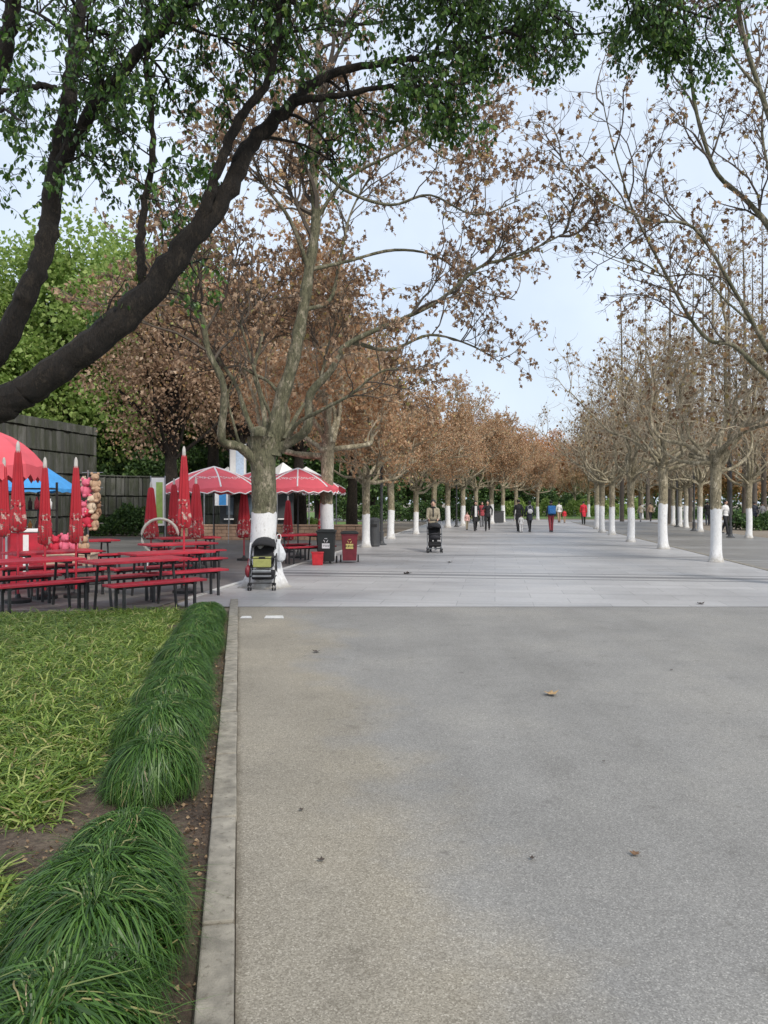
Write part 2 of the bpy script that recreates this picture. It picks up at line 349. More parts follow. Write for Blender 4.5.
LEAF = {
 'oval': ([(0,0,0),(0.22,0.28,0.05),(0.25,0.6,0.08),(0,1,-0.05),(-0.25,0.6,0.08),(-0.22,0.28,0.05)], [(0,1,2,3,4,5)]),
 'quad': ([(0,0,0),(0.42,0.5,0.12),(0,1,-0.08),(-0.42,0.5,0.12)], [(0,1,2,3)]),
 'lobed': ([(0,0,0),(0.30,-0.02,0.1),(0.25,0.25,0.05),(0.55,0.45,0.18),(0.24,0.58,0.03),(0,1,-0.1),(-0.24,0.58,0.03),(-0.55,0.45,0.18),(-0.25,0.25,0.05),(-0.30,-0.02,0.1)], [(0,1,2,3,4,5,6,7,8,9)]),
}
def add_leaves(mb, leaves, shape, mat, seed=1):
    if not leaves: return
    rs = np.random.RandomState(seed)
    Pn = np.array([tuple(l[0]) for l in leaves]); A = np.array([tuple(l[1]) for l in leaves]); S = np.array([l[2] for l in leaves])
    A /= np.linalg.norm(A, axis=1)[:,None]+1e-9
    B = np.cross(A, rs.normal(size=A.shape)); B /= np.linalg.norm(B, axis=1)[:,None]+1e-9
    Cc = np.cross(A, B)
    T, Fa = LEAF[shape]; T = np.array(T); k = len(T)
    V = Pn[:,None,:]+S[:,None,None]*(T[None,:,0:1]*B[:,None,:]+T[None,:,1:2]*A[:,None,:]+T[None,:,2:3]*Cc[:,None,:])
    Fx = (np.arange(len(Pn))[:,None,None]*k+np.array(Fa)[None,:,:]).reshape(-1, len(Fa[0]))
    mb.add(V.reshape(-1,3), Fx, mat)

def walk(p, d, length, rg, seg=5, wig=0.25, grav=0.0):
    pts = [p.copy()]; d = d.normalized(); st = length/seg
    for i in range(seg):
        d = (d+rvec(rg)*wig+Vector((0,0,grav))).normalized(); p = p+d*st; pts.append(p.copy())
    return pts
def sprout(tw, leaves, pts, r0, rg, cfg, level=0):
    """children on a limb; cfg['n'],['len'],['wig'],['up'],['spread'] are per-level lists"""
    if level >= len(cfg['n']): return
    k = len(pts)
    for i in range(cfg['n'][level]):
        t = rg.uniform(cfg.get('t0', 0.25), 1.0)**0.8*(k-1); a = min(int(t), k-2); f = t-a
        p = pts[a].lerp(pts[a+1], f); tan = (pts[a+1]-pts[a]).normalized()
        side = rvec(rg); side = (side-tan*side.dot(tan)).normalized()
        d = tan*rg.uniform(0.25, 0.9)+side*cfg['spread']+Vector((0,0,cfg['up'][level]))
        L = cfg['len'][level]*rg.uniform(0.55, 1.2)*(1-0.25*t/(k-1))
        sg = 5 if level == 0 else 4
        q = walk(p, d, L, rg, sg, cfg['wig'], cfg['grav'][level])
        r = max(cfg['rmin'], r0*cfg['rr'][level])
        tw.tube(q, np.linspace(r, r*0.35, len(q)), 5 if level == 0 else 3, 0, cap=False)
        last = level == len(cfg['n'])-1
        if last or rg.random() < 0.4:
            for j in range(cfg['leaves']):
                if rg.random() > cfg['prob']: continue
                tt = rg.uniform(0.15, 1)*(len(q)-1); aa = min(int(tt), len(q)-2)
                lp = q[aa].lerp(q[aa+1], tt-aa)+rvec(rg)*cfg.get('scatter', 0.03)
                ld = rvec(rg)*0.8+Vector((0,0,-cfg['droop']))
                leaves.append((lp, ld, cfg['size']*rg.uniform(0.6, 1.25)))
        sprout(tw, leaves, q, r, rg, cfg, level+1)

# ------------------------------------------------------------------ plane trees
def knob_trunk(mb, h, r, rg, lean=(0,0), z0=0.0):
    ks = 12; pts = []; rad = []
    for i in range(ks+1):
        t = i/ks; z = z0+(h-z0)*t
        pts.append(Vector((lean[0]*z/h+0.015*math.sin(z*3+r*40), lean[1]*z/h, z)))
        rad.append(r*(1+0.9*math.exp(-z/0.16)+0.32*math.exp(-(h-z)/0.28)+rg.uniform(-0.04, 0.04)))
    mb.tube(pts, rad, 14, 0); return pts[-1]
def plane_tree(name, label, seed, r=0.2, h=2.8, cfg=None, nl=6, reach=4.2, limbs=None, bark='plane_bark', leaf='brown_leaf', shape='quad', lean=(0,0), leafsz=0.13, upb=0.55, twig='twig', group=None, wash=1.42, leader=True):
    rg = random.Random(seed)
    t = thing(name, label, 'tree', group=group)
    base = MB(); rr = random.Random(seed)
    ks = 9; pts = []; rad = []
    for i in range(ks+1):
        z = wash*i/ks; pts.append(Vector((lean[0]*z/h+0.015*math.sin(z*3+r*40), lean[1]*z/h, z))); rad.append(r*1.03*(1+0.5*math.exp(-z/0.13)))
    base.tube(pts, rad, 16, 0, cap=False)
    vv = base.v[0]; vv[-16:,2] += np.array([rr.uniform(-0.035,0.03) for _ in range(16)])
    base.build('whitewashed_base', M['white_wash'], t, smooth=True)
    tr = MB(); top = knob_trunk(tr, h, r, rg, lean, wash-0.02)
    for i in range(9):
        a = rg.uniform(0,6.28); tr.ell(top+Vector((math.cos(a)*r*0.45, math.sin(a)*r*0.45, -rg.uniform(-0.06,0.32))), (r*rg.uniform(0.6,0.95), r*rg.uniform(0.6,0.95), r*rg.uniform(0.5,1.0)), 10)
    for i in range(6):
        a = rg.uniform(0,6.28); z = rg.uniform(1.5, h-0.3); tr.ell(Vector((math.cos(a)*r*0.82+lean[0]*z/h, math.sin(a)*r*0.82, z)), (r*0.3, r*0.3, r*rg.uniform(0.25,0.6)), 8)
    tw = MB(); lv = []
    L = []
    if limbs:
        for pts, ra, rb in limbs: L.append((spline(pts, 5), ra, rb))
    else:
        a0 = rg.uniform(0, 6.28)
        for i in range(nl):
            a = a0+i*2*math.pi/nl+rg.uniform(-0.3, 0.3); el = rg.uniform(0.12, 0.85)
            d = Vector((math.cos(a)*math.cos(el), math.sin(a)*math.cos(el), math.sin(el)))
            q = walk(top-Vector((0,0,rg.uniform(0.05,0.45))), d, reach*rg.uniform(0.7,1.15), rg, 9, 0.5, upb*0.36)
            L.append((spline(q, 2), r*rg.uniform(0.42, 0.6), r*0.12))
        if leader:
            q = walk(top-Vector((0,0,0.2)), Vector((rg.uniform(-.3,.3), rg.uniform(-.3,.3), 1)), reach*1.35, rg, 9, 0.34, 0.28)
            L.append((spline(q, 2), r*0.62, r*0.12))
        for i in range(rg.choice([1,2])):                # stubs of sawn-off limbs
            a = rg.uniform(0, 6.28); d = Vector((math.cos(a), math.sin(a), 0.35))
            q = walk(top-Vector((0,0,0.25)), d, rg.uniform(0.5,0.8), rg, 3, 0.1); tr.tube(q, [r*0.55, r*0.45, r*0.42, r*0.5], 8, 0)
    c = dict(n=[9,6,4], len=[1.7,0.95,0.5], wig=0.38, up=[0.55,0.3,0.1], grav=[0.10,0.05,-0.02], spread=0.75, rr=[0.5,0.5,0.5], rmin=0.006, leaves=5, prob=0.9, size=leafsz, droop=0.9, t0=0.2)
    if cfg: c.update(cfg)
    for q, ra, rb in L:
        n = len(q); rads = [ra+(rb-ra)*(i/(n-1))**0.75 for i in range(n)]
        rads = [x*(1+0.12*rg.uniform(-1,1)) for x in rads]
        tr.tube(q, rads, 9, 0)
        low = limbs and q[-1].z < 5.2 and q[-1].x < 2.2
        sprout(tw, lv, q, (ra+rb)*0.5, rg, dict(c, n=[5,4,3], t0=0.5) if low else dict(c, n=[9,5,4], len=[1.35,0.8,0.45], leaves=5) if (limbs and q[-1].x > 2.5 and leaf == 'dull_leaf') else c)
    tr.build('trunk', M[bark], t, smooth=True)
    add_leaves(tw, lv, shape, 1, seed)
    tw.build('crown', [M[twig], M[leaf]], t)
    return t

def evergreen(name, label, seed, h=10, r=0.25, crown=3.5, leaf='green_dark', n=7000, size=0.22, trunk_h=3.0, group=None, bark='camphor_bark', squash=0.85, nb=26):
    rg = random.Random(seed); rs = np.random.RandomState(seed)
    t = thing(name, label, 'tree', group=group)
    tr = MB(); sp = walk(Vector((0,0,0)), Vector((0,0,1)), h*0.8, rg, 8, 0.08, 0.1)
    tr.tube(spline(sp, 2), np.linspace(r*1.25, r*0.15, 17), 10, 0)
    blobs = []
    cz = trunk_h+(h-trunk_h)*0.5; hz = (h-trunk_h)*0.5
    for i in range(nb):
        v = rvec(rg)*rg.uniform(0.45, 0.95)
        c = Vector((v.x*crown, v.y*crown, cz+v.z*hz)); br = crown*rg.uniform(0.2, 0.42)
        s0 = sp[min(8, max(2, int((c.z*0.7)/(h*0.8)*8)))]
        q = [s0, s0.lerp(c, 0.5)+rvec(rg)*0.3, c]; tr.tube(spline(q, 3), np.linspace(r*0.35, r*0.06, 7), 5, 0)
        blobs.append((c, br))
    tr.build('trunk', M[bark], t, smooth=True)
    cr = MB(); w = np.array([b[1]**2 for b in blobs]); w /= w.sum(); idx = rs.choice(len(blobs), n, p=w)
    Cc = np.array([tuple(b[0]) for b in blobs])[idx]; Br = np.array([b[1] for b in blobs])[idx]
    d = rs.normal(size=(n,3)); d /= np.linalg.norm(d, axis=1)[:,None]
    pos = Cc+d*(Br*(rs.uniform(0.35,1.12,n)))[:,None]*np.array((1,1,squash))
    ax = d*0.7+rs.normal(size=(n,3))*0.6+np.array((0,0,-0.4))
    S = size*rs.uniform(0.5,1.3,n)
    add_leaves(cr, list(zip(pos, ax, S)), 'quad', 0, seed)
    cr.build('crown', M[leaf], t)
    return t

# ------------------------------------------------------------------ ground
def sheet(name, poly, z, mat, loc=(0,0,0), rotz=0):
    mb = MB(); mb.add([(x,y,z) for x, y in poly], [tuple(range(len(poly)))])
    return struct(mb.build(name, mat, loc=loc, rotz=rotz))
sheet('ground', [(-900,-60),(900,-60),(900,1500),(-900,1500)], -0.012, M['ground'])
ye = 11.85
sheet('asphalt_road', [(kerbx(-6)+0.13,-6),(60,-6),(60,ye-0.3),(6,ye),(kerbx(ye)+0.13,ye)], 0.0, M['asphalt'])
# avenue in its own frame: local x across, y along
def avs(name, u0, u1, s0, s1, z, mat): return sheet(name, [(u0,s0),(u1,s0),(u1,s1),(u0,s1)], z, mat, rotz=-TH)
def toav(x, y): return (x*math.cos(TH)-y*math.sin(TH), x*math.sin(TH)+y*math.cos(TH))
a0 = toav(kerbx(ye)-0.75, ye+0.005); a1 = toav(6, ye+0.005); a2 = toav(60, ye-0.295)
sheet('paved_avenue', [a0, a1, (6.35, a1[1]-0.15), (6.35,66),(60,66),(60,75),(-60,75),(-60,66),(-5.0,66),(-5.0,a0[1]+0.3)], 0.004, M['plaza'], rotz=-TH)
avs('side_paving', 6.5, 12.3, 8.0, 65.9, 0.002, M['side'])
avs('seating_paving', -30, -5.15, 9.8, 34, 0.0, M['seat_paving'])
avs('far_lawn', -60, -9, 52, 64, 0.0, M['lawn'])
avs('left_lawn', -60, -8.5, 38, 51, 0.002, M['lawn'])
avs('end_lawn', -70, 70, 80, 130, 0.002, M['lawn'])
def edging(name, u, s0, s1, w, mat):
    mb = MB(); s = s0; rg = random.Random(3)
    while s < s1: mb.box((u, s+0.49, 0.0), (w, 0.972, 0.03+rg.uniform(0,0.006))); s += 0.98
    o = mb.build(name, mat, rotz=-TH, bevel=0.006); return struct(o)
edging('kerb_avenue_left', -5.075, 12.3, 66, 0.13, M['kerb_pale'])
edging('kerb_avenue_right', 6.425, 14, 66, 0.13, M['kerb'])
# near kerb
mb = MB(); y = -2.0; rg = random.Random(5); ang = math.atan(-0.1886)
while y < ye-0.05:
    L = 0.99; yc = y+L/2
    mb.box((kerbx(yc)+0.065, yc, -0.025+rg.uniform(-0.002,0.003)), (0.122+rg.uniform(-0.004,0.004), L-0.02, 0.12), Matrix.Rotation(-ang+rg.uniform(-0.006,0.006),3,'Z')); y += L*math.cos(ang)
struct(mb.build('kerb_garden', M['kerb'], bevel=0.008))
# end kerb of bed (far side, short and pale)
bedpoly = [(kerbx(-2)-0.006,-2),(kerbx(11.5)-0.006,11.5),(-6.2,10.5),(-14,9.0),(-14,-2)]
mb = MB(); nx = 60; 
def bedz(x, y): 
    e = max(0, min(1, (kerbx(y)-x-0.08)/0.5))
    return -0.004+0.05*e+(0.003+0.012*e)*math.sin(x*7.3+y*3.1)*math.sin(y*5.7-x*2.2)
vs = []; fs = []
ys = np.linspace(-2, 11.45, 110)
for j, yy in enumerate(ys):
    for i in range(nx+1):
        x0 = kerbx(yy)-0.005; t = i/nx; x = x0-(t**1.8)*11.5
        lim = 11.45+(x-kerbx(11.45))*0.235 if x < kerbx(11.45) else 11.45
        Y2 = min(yy, lim+0.0) if yy > lim else yy
        vs.append((x, Y2, bedz(x, Y2)))
for j in range(len(ys)-1):
    for i in range(nx): a = j*(nx+1)+i; fs.append((a, a+nx+1, a+nx+2, a+1))
mb.add(vs, fs); struct(mb.build('soil', M['soil'], smooth=True))
# painted marks on the asphalt
mb = MB()
for (x0,x1,y0,y1) in ((240,252,618.5,616.2),(264,284,618.6,615.8)):
    A, B, C, D = G(x0,y0), G(x1,y0), G(x1-1,y1), G(x0+2,y1)
    mb.add([(q.x,q.y,0.004) for q in (A,B,C,D)], [(0,1,2,3)])
struct(mb.build('road_marking', M['paint']))

# ------------------------------------------------------------------ grass blades
def blades(n, rs, cx, cy, r0, length, lean, width, droop, seg=5, z0=0.0, wj=0.3):
    """arching strips; cx, cy arrays of roots; returns V, F"""
    ph = rs.uniform(0, 2*np.pi, n) if not isinstance(r0, tuple) else r0[0]
    L = length*rs.uniform(0.65, 1.15, n); W = width*rs.uniform(1-wj, 1+wj, n)
    el = lean*rs.uniform(0.3, 1.1, n)                    # angle from vertical at the root
    T = np.linspace(0, 1, seg+1)
    x = np.zeros((n, seg+1)); z = np.zeros((n, seg+1)); a = el.copy(); 
    dr = droop*rs.uniform(0.6, 1.3, n)
    for i in range(1, seg+1):
        a = a+dr/seg*(0.55+0.9*i/seg); a = np.minimum(a, 2.7)
        x[:, i] = x[:, i-1]+np.sin(a)*L/seg; z[:, i] = z[:, i-1]+np.cos(a)*L/seg
    z = np.maximum(z, -0.0+0.004)
    ph2 = ph[:,None]+rs.uniform(-0.35,0.35,n)[:,None]*T[None,:]
    X = cx[:,None]+np.cos(ph2)*x; Yy = cy[:,None]+np.sin(ph2)*x; Z = z+z0
    wt = np.array([0.75,1,0.95,0.7,0.4,0.06,0.03])[:seg+1] if seg >= 5 else np.array([0.8,1,0.7,0.06])[:seg+1]
    wx = -np.sin(ph)[:,None]*W[:,None]*wt[None,:]*0.5; wy = np.cos(ph)[:,None]*W[:,None]*wt[None,:]*0.5
    tw = rs.uniform(-0.6,0.6,n)[:,None]*W[:,None]*wt[None,:]*0.5
    V = np.stack([np.stack([X+wx, Yy+wy, Z+tw], -1), np.stack([X-wx, Yy-wy, Z-tw], -1)], 2).reshape(n, -1, 3)
    m = 2*(seg+1); b = np.arange(n)[:,None,None]*m
    q = np.array([(2*i, 2*i+1, 2*i+3, 2*i+2) for i in range(seg)])[None]
    return V.reshape(-1,3), (b+q).reshape(-1,4)
def clump_mesh(seed, n=4200, Rd=0.27, Hd=0.275):
    """a mound of fine blades that rise from the crown and hang down over its sides"""
    rs = np.random.RandomState(seed); seg = 8; mb = MB()
    k = 4; tc = rs.uniform(-0.06,0.06,(k,2)); ti = rs.randint(0,k,n)
    ph = rs.uniform(0,2*np.pi,n); drift = rs.normal(0,0.35,n)
    t0 = rs.uniform(0.0,1.05,n)**0.8; t1 = np.minimum(t0+rs.uniform(0.55,1.35,n), rs.uniform(1.35,1.72,n))
    sh = rs.uniform(0.62,1.03,n)**0.6; T = np.linspace(0,1,seg+1)[None,:]
    th = t0[:,None]+(t1-t0)[:,None]*T
    lump = 1+0.08*np.sin(3*ph+seed)+0.05*np.sin(5*ph+2*seed)
    fly = (rs.uniform(0,1,n)**3*0.055)[:,None]*T**2
    Rr = (Rd*sh*lump)[:,None]; pa = ph[:,None]+drift[:,None]*(T-0.3)
    rad = Rr*np.sin(th)**0.8+fly; z = Hd*sh[:,None]*np.cos(np.minimum(th,1.75))**1+0.02+fly*0.4
    z = np.where(np.cos(th) < 0, 0.02+Hd*np.cos(th)*0.3, z); z = np.maximum(z, 0.004)
    # each blade springs up from inside the mound
    z[:,0] -= 0.05; rad[:,0] *= 0.8
    X = tc[ti,0][:,None]*(1-T*0.5)+np.cos(pa)*rad; Y = tc[ti,1][:,None]*(1-T*0.5)+np.sin(pa)*rad
    wt = np.array([0.6,0.9,1,1,0.95,0.85,0.65,0.4,0.05])[None,:]; W = 0.0045*rs.uniform(0.6,1.3,n)[:,None]*wt*0.5
    wx = -np.sin(pa)*W; wy = np.cos(pa)*W; tw = rs.uniform(-0.7,0.7,n)[:,None]*W
    V = np.stack([np.stack([X+wx,Y+wy,z+tw],-1), np.stack([X-wx,Y-wy,z-tw],-1)],2).reshape(n,-1,3)
    q = np.array([(2*i,2*i+1,2*i+3,2*i+2) for i in range(seg)])[None]
    mb.add(V.reshape(-1,3), (np.arange(n)[:,None,None]*2*(seg+1)+q).reshape(-1,4))
    m2 = 420; a = rs.uniform(0,2*np.pi,m2); rr = 0.09*np.sqrt(rs.uniform(0,1,m2))
    V, Fa = blades(m2, rs, np.cos(a)*rr, np.sin(a)*rr, (a+rs.normal(0,0.5,m2),), 0.43, 0.5, 0.0042, 2.0, 6)
    mb.add(V, Fa); return mb
cm = [clump_mesh(11), clump_mesh(12), clump_mesh(13, 4200, 0.26, 0.29)]
protos = []
cy_list = [1.60, 2.04, 2.48, 2.88, 3.2, 4.16, 4.76, 5.32, 5.88, 6.42, 7.0, 7.56, 8.1, 8.68, 9.24, 9.8, 10.38]
vis = 0
for i, yy in enumerate(cy_list):
    off = 0.32 if yy > 3.5 else 0.33
    x = kerbx(yy)-off+rnd.uniform(-0.045,0.03)
    s = (1.12, 1.12, rnd.uniform(0.98,1.12)) if yy < 3.0 else (0.9,0.9,0.9) if yy < 3.5 else (1.06*rnd.uniform(0.86,1.08), 0.98, rnd.uniform(0.80,1.16))
    if yy > 8: s = (0.95,1.0,rnd.uniform(0.72,0.92))
    k = i % 3
    if len(protos) < 3: o = cm[k].build('grass_clump', M['clump']); protos.append(o)
    else: o = protos[k].copy(); col.objects.link(o)
    lab = 'dark green fine-bladed grass clump beside the kerb, ' + (('very large and nearest, cut by the bottom edge of the photo' if i == 0 else ORD[i]+' from the bottom of the photo') + (', in front of the bare soil' if 0 < yy < 3.6 else (', first rounded clump behind the bare gap' if i == 5 else ', behind the gap')))
    lab = {0: 'dark green grass clump nearest of all, mostly cut off by the bottom edge'}.get(i, 'dark green grass clump, %s in the kerbside row from the bottom edge' % ORD[i])
    if i == 5: lab = 'rounded dark green grass clump standing just behind the bare soil gap, sixth in the row'
    tag(o, lab, 'grass clump', 'grass clumps along the kerb')
    place(o, (x, yy, bedz(x, yy)), rnd.uniform(0, 6.28)); o.scale = s
# yellow-green ground cover: nobody could count it
rs = np.random.RandomState(4); pts = []
tries = 0
while len(pts) < 5000:
    x = rs.uniform(-8.2, -0.9); y = rs.uniform(1.9, 11.4); 
    lim = 11.2+(x+2.3)*0.235
    if y > lim: continue
    if x > kerbx(y)-(0.70 if y > 4.4 else 0.80)+0.04*math.sin(y*9) : continue
    if x < -0.53*y-0.35: continue
    bx, by = x+1.55, y-3.46
    if 3.12+0.10*math.sin(x*6) < y < 3.74+0.10*math.sin(x*9+1)+0.12*(-x-1.3): continue
    if y < 3.2 and x > -1.42: continue
    if math.sin(x*5.1+y*2.3)*math.sin(y*4.3-x*1.7) > 0.86: continue
    pts.append((x, y))
pts = np.array(pts); nb = 17; n = len(pts)*nb
rx = np.repeat(pts[:,0], nb)+rs.normal(0,0.03,n); ry = np.repeat(pts[:,1], nb)+rs.normal(0,0.03,n)
big = np.repeat(rs.uniform(0.75,1.1,len(pts)), nb)
ph = rs.uniform(0,2*np.pi,n)
V, Fa = blades(n, rs, rx, ry, (ph,), 0.25*big, 0.55, 0.0115, 1.5, 3, 0.005)
mb = MB(); mb.add(V, Fa)
o = mb.build('ground_cover', M['cover']); struct(o, 'stuff'); tag(o, 'yellow-green strappy ground cover plants filling the garden bed', 'ground cover')
# leaf litter on the soil
rs = np.random.RandomState(8); lv = []
for i in range(2900):
    y = rs.uniform(2, 11); 
    if rs.uniform() < 0.55: x = kerbx(y)-rs.uniform(0.005, 0.20)
    elif rs.uniform() < 0.5: y = rs.uniform(2.9,3.9); x = rs.uniform(-2.1,-0.8)
    else: x = kerbx(y)-rs.uniform(0.5, 2.5)
    lv.append(((x,y,bedz(x,y)+0.014), (rs.normal(),rs.normal(),rs.normal()*0.15), rs.uniform(0.008,0.028)))
mb = MB(); add_leaves(mb, lv, 'quad', 0, 2)
o = mb.build('leaf_litter', M['litter']); struct(o, 'stuff'); tag(o, 'dry brown leaf litter scattered over the soil strip', 'leaf litter')
# single fallen leaves on the paving
FL = [(548,694,0.13,'large tan fallen leaf in the middle of the grey asphalt'),(636,854,0.05,'small brown fallen leaf on the lower right of the asphalt'),
      (318,652,0.09,'dark curled fallen leaf on the asphalt near the kerb'),(698,604,0.14,'dark fallen leaf where asphalt meets the pale paving'),
      (532,861,0.03,'tiny dark leaf scrap at the lower centre of the asphalt'),(324,862,0.035,'tiny brown scrap on the tan asphalt near the kerb'),
      (671,671,0.035,'tiny dark scrap on the upper right of the asphalt'),(302,812,0.03,'tiny dark scrap on tan asphalt beside the stain'),
      (603,763,0.022,'very small brown scrap right of the large tan leaf'),(450,563,0.18,'dark leaf on the pale paving in front of the person with the pram'),(404,574,0.2,'dark leaf on the pale paving left of the pram')]
for i, (x, y, s, lb) in enumerate(FL):
    mb = MB(); rs2 = np.random.RandomState(i)
    a = rs2.uniform(0, 6.28)
    T = np.array(LEAF['lobed'][0]); T = T*s; T[:,2] = np.abs(T[:,2])*1.3+0.004+0.05*s*rs2.uniform(0,1,len(T))
    V = np.stack([T[:,0]*math.cos(a)-T[:,1]*math.sin(a), T[:,0]*math.sin(a)+T[:,1]*math.cos(a), T[:,2]], -1)
    Vc = V.mean(0)+np.array((0,0,0.0)); Vc[2] = 0.006
    V2 = np.vstack([V, Vc]); k = len(V)
    mb.add(V2, [(j,(j+1)%k,k) for j in range(k)])
    g = G(x, y); tag(mb.build('fallen_leaf', cloth('tan_leaf',(0.36,0.24,0.12)) if i == 0 else cloth('brown_leaf_dry',(0.16,0.09,0.045)) if i < 2 else cloth('dark_leaf',(0.06,0.045,0.035)), loc=(g.x,g.y,0.005)), lb, 'leaf', 'fallen leaves on the paving')

# ------------------------------------------------------------------ the overhanging camphor tree
rg = random.Random(21)
t = thing('camphor_tree', 'dark-barked evergreen tree leaning in from the left, its green leaves hanging over the path', 'tree', (0,0,0))
tr = MB(); tw = MB(); lv = []
bx = P(-75, 0, 6.2).x
base = Vector((bx-0.25, 6.3, -0.02)); fork = P(-60, 432, 6.1)
t.location = base
def loc(q): return Vector(q)-base
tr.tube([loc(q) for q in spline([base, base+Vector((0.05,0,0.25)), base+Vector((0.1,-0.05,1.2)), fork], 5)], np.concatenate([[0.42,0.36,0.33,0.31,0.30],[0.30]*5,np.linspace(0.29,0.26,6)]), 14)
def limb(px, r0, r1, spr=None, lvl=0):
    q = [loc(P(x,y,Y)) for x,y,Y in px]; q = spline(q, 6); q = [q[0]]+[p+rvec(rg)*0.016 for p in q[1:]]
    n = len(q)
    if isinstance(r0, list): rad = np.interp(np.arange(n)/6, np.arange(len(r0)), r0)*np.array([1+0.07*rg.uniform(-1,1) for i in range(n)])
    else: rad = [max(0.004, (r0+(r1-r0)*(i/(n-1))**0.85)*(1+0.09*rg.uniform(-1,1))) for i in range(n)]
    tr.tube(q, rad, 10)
    return q
c0 = dict(n=[13,7,4], len=[0.85,0.45,0.22], wig=0.32, up=[-0.05,-0.15,-0.25], grav=[-0.03,-0.06,-0.10], spread=0.9, rr=[0.35,0.5,0.5], rmin=0.0028, leaves=5, prob=0.9, size=0.056, droop=1.0, t0=0.05, scatter=0.02)
def C(**k): d = dict(c0); d.update(k); return d
LA = limb([(-62,430,6.1),(-20,415,6.1),(12,398,6.1),(42,380,6.1),(100,338,6.1),(146,296,6.15),(190,240,6.2),(230,187,6.3),(252,143,6.4),(290,106,6.5),(322,78,6.6),(384,63,6.8),(440,55,6.9),(500,32,7.0),(560,10,7.1)], [.15,.14,.128,.118,.118,.112,.092,.076,.066,.052,.040,.027,.020,.015,.01], 0)
LB = limb([(-62,425,6.15),(-25,378,6.2),(5,338,6.2),(30,290,6.2),(46,242,6.25),(54,185,6.3),(66,110,6.35),(75,50,6.4),(82,-10,6.5),(100,-120,6.7)], 0.108, 0.045)
LC = limb([(50,225,6.27),(62,165,6.2),(100,100,6.1),(145,45,6.0),(190,0,5.95),(250,-55,5.9),(330,-90,5.9)], 0.062, 0.03)
LD = limb([(-40,300,6.3),(-30,180,6.3),(0,66,6.2),(11,20,6.1),(16,-30,6.0)], 0.08, 0.05)
LE = limb([(142,298,6.15),(141,255,6.1),(143,210,6.1),(153,150,6.05),(148,75,6.0),(150,-10,6.0)], 0.042, 0.015)
LG = limb([(188,250,6.2),(208,200,6.15),(221,160,6.1),(240,120,6.05),(268,78,6.0),(280,20,6.0),(290,-40,6.0)], 0.052, 0.022)
LH = limb([(296,102,6.5),(340,96,6.5),(384,88,6.5),(430,86,6.5),(480,80,6.6)], 0.034, 0.008)
LI = limb([(55,88,6.3),(30,86,6.1),(5,90,6.0),(-30,98,5.9)], 0.03, 0.012)
LJ = limb([(330,-90,5.9),(420,-70,6.2),(520,-45,6.6),(610,-15,7.0),(715,20,7.3)], 0.05, 0.010)
LK = limb([(330,-85,5.9),(384,-40,6.3),(430,-5,6.8),(470,25,7.2),(520,30,7.6),(600,35,7.9)], 0.045, 0.008)
LM = limb([(100,-120,6.7),(180,-70,7.2),(260,-20,7.6),(330,20,8.0),(420,20,8.4)], 0.05, 0.012)
LN = limb([(384,63,6.8),(410,75,6.7),(440,100,6.7),(470,130,6.8)], 0.018, 0.006)
LO = limb([(-30,180,6.3),(-25,120,5.6),(0,110,5.2),(25,120,5.0)], 0.02, 0.006)
for q_, n_ in ((LA,26),(LB,18),(LC,8)):
    for k_ in range(n_):
        i_ = rg.randint(2, 40 if q_ is not LC else 20); d_ = rvec(rg); rr_ = [0.125,0.10,0.055][(q_ is LB)+2*(q_ is LC)]*(1-i_/90)
        tr.ell(q_[i_]+d_*rr_*0.72, (rr_*rg.uniform(0.25,0.45), rr_*rg.uniform(0.25,0.45), rr_*rg.uniform(0.3,0.7)), 10, mtx=d_.to_track_quat('X','Z').to_matrix())
for q, r, c in ((LA[45:], 0.05, C(n=[11,5,4], len=[0.65,0.4,0.2])), (LB[30:], 0.06, C(n=[11,6,4], t0=0.05)), (LC[8:], 0.045, C(n=[17,7,4])),
                (LE[8:], 0.02, C(n=[15,7,4], len=[0.8,0.4,0.2])), (LG[10:], 0.03, C(n=[18,7,4])), (LH, 0.016, C(n=[9,6,4], len=[0.5,0.35,0.2])),
                (LI, 0.016, C(n=[6,4,3], len=[0.4,0.25,0.2])), (LJ, 0.03, C(n=[34,8,5], len=[0.62,0.4,0.22], leaves=5)), (LK, 0.03, C(n=[26,8,5], len=[0.5,0.36,0.2])),
                (LM, 0.03, C(n=[13,6,4], len=[0.8,0.45,0.25])), (LN, 0.01, C(n=[9,6,4], len=[0.45,0.3,0.2])), (LO, 0.01, C(n=[6,4,3], len=[0.6,0.3,0.2])),
                (LD[5:], 0.03, C(n=[7,5,3], len=[0.5,0.3,0.2])), (LA[20:45], 0.03, C(n=[3,4,3], len=[0.5,0.3,0.2])), (LC[:12], 0.02, C(n=[6,6,4], len=[0.9,0.4,0.2]))):
    sprout(tw, lv, q, r, rg, c)
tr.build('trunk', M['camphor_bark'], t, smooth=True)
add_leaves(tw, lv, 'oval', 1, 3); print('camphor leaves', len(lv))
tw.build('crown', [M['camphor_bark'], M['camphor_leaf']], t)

# ------------------------------------------------------------------ avenue trees
ROWL = 'whitewashed plane trees in the left row'; ROWR = 'whitewashed plane trees in the right row'
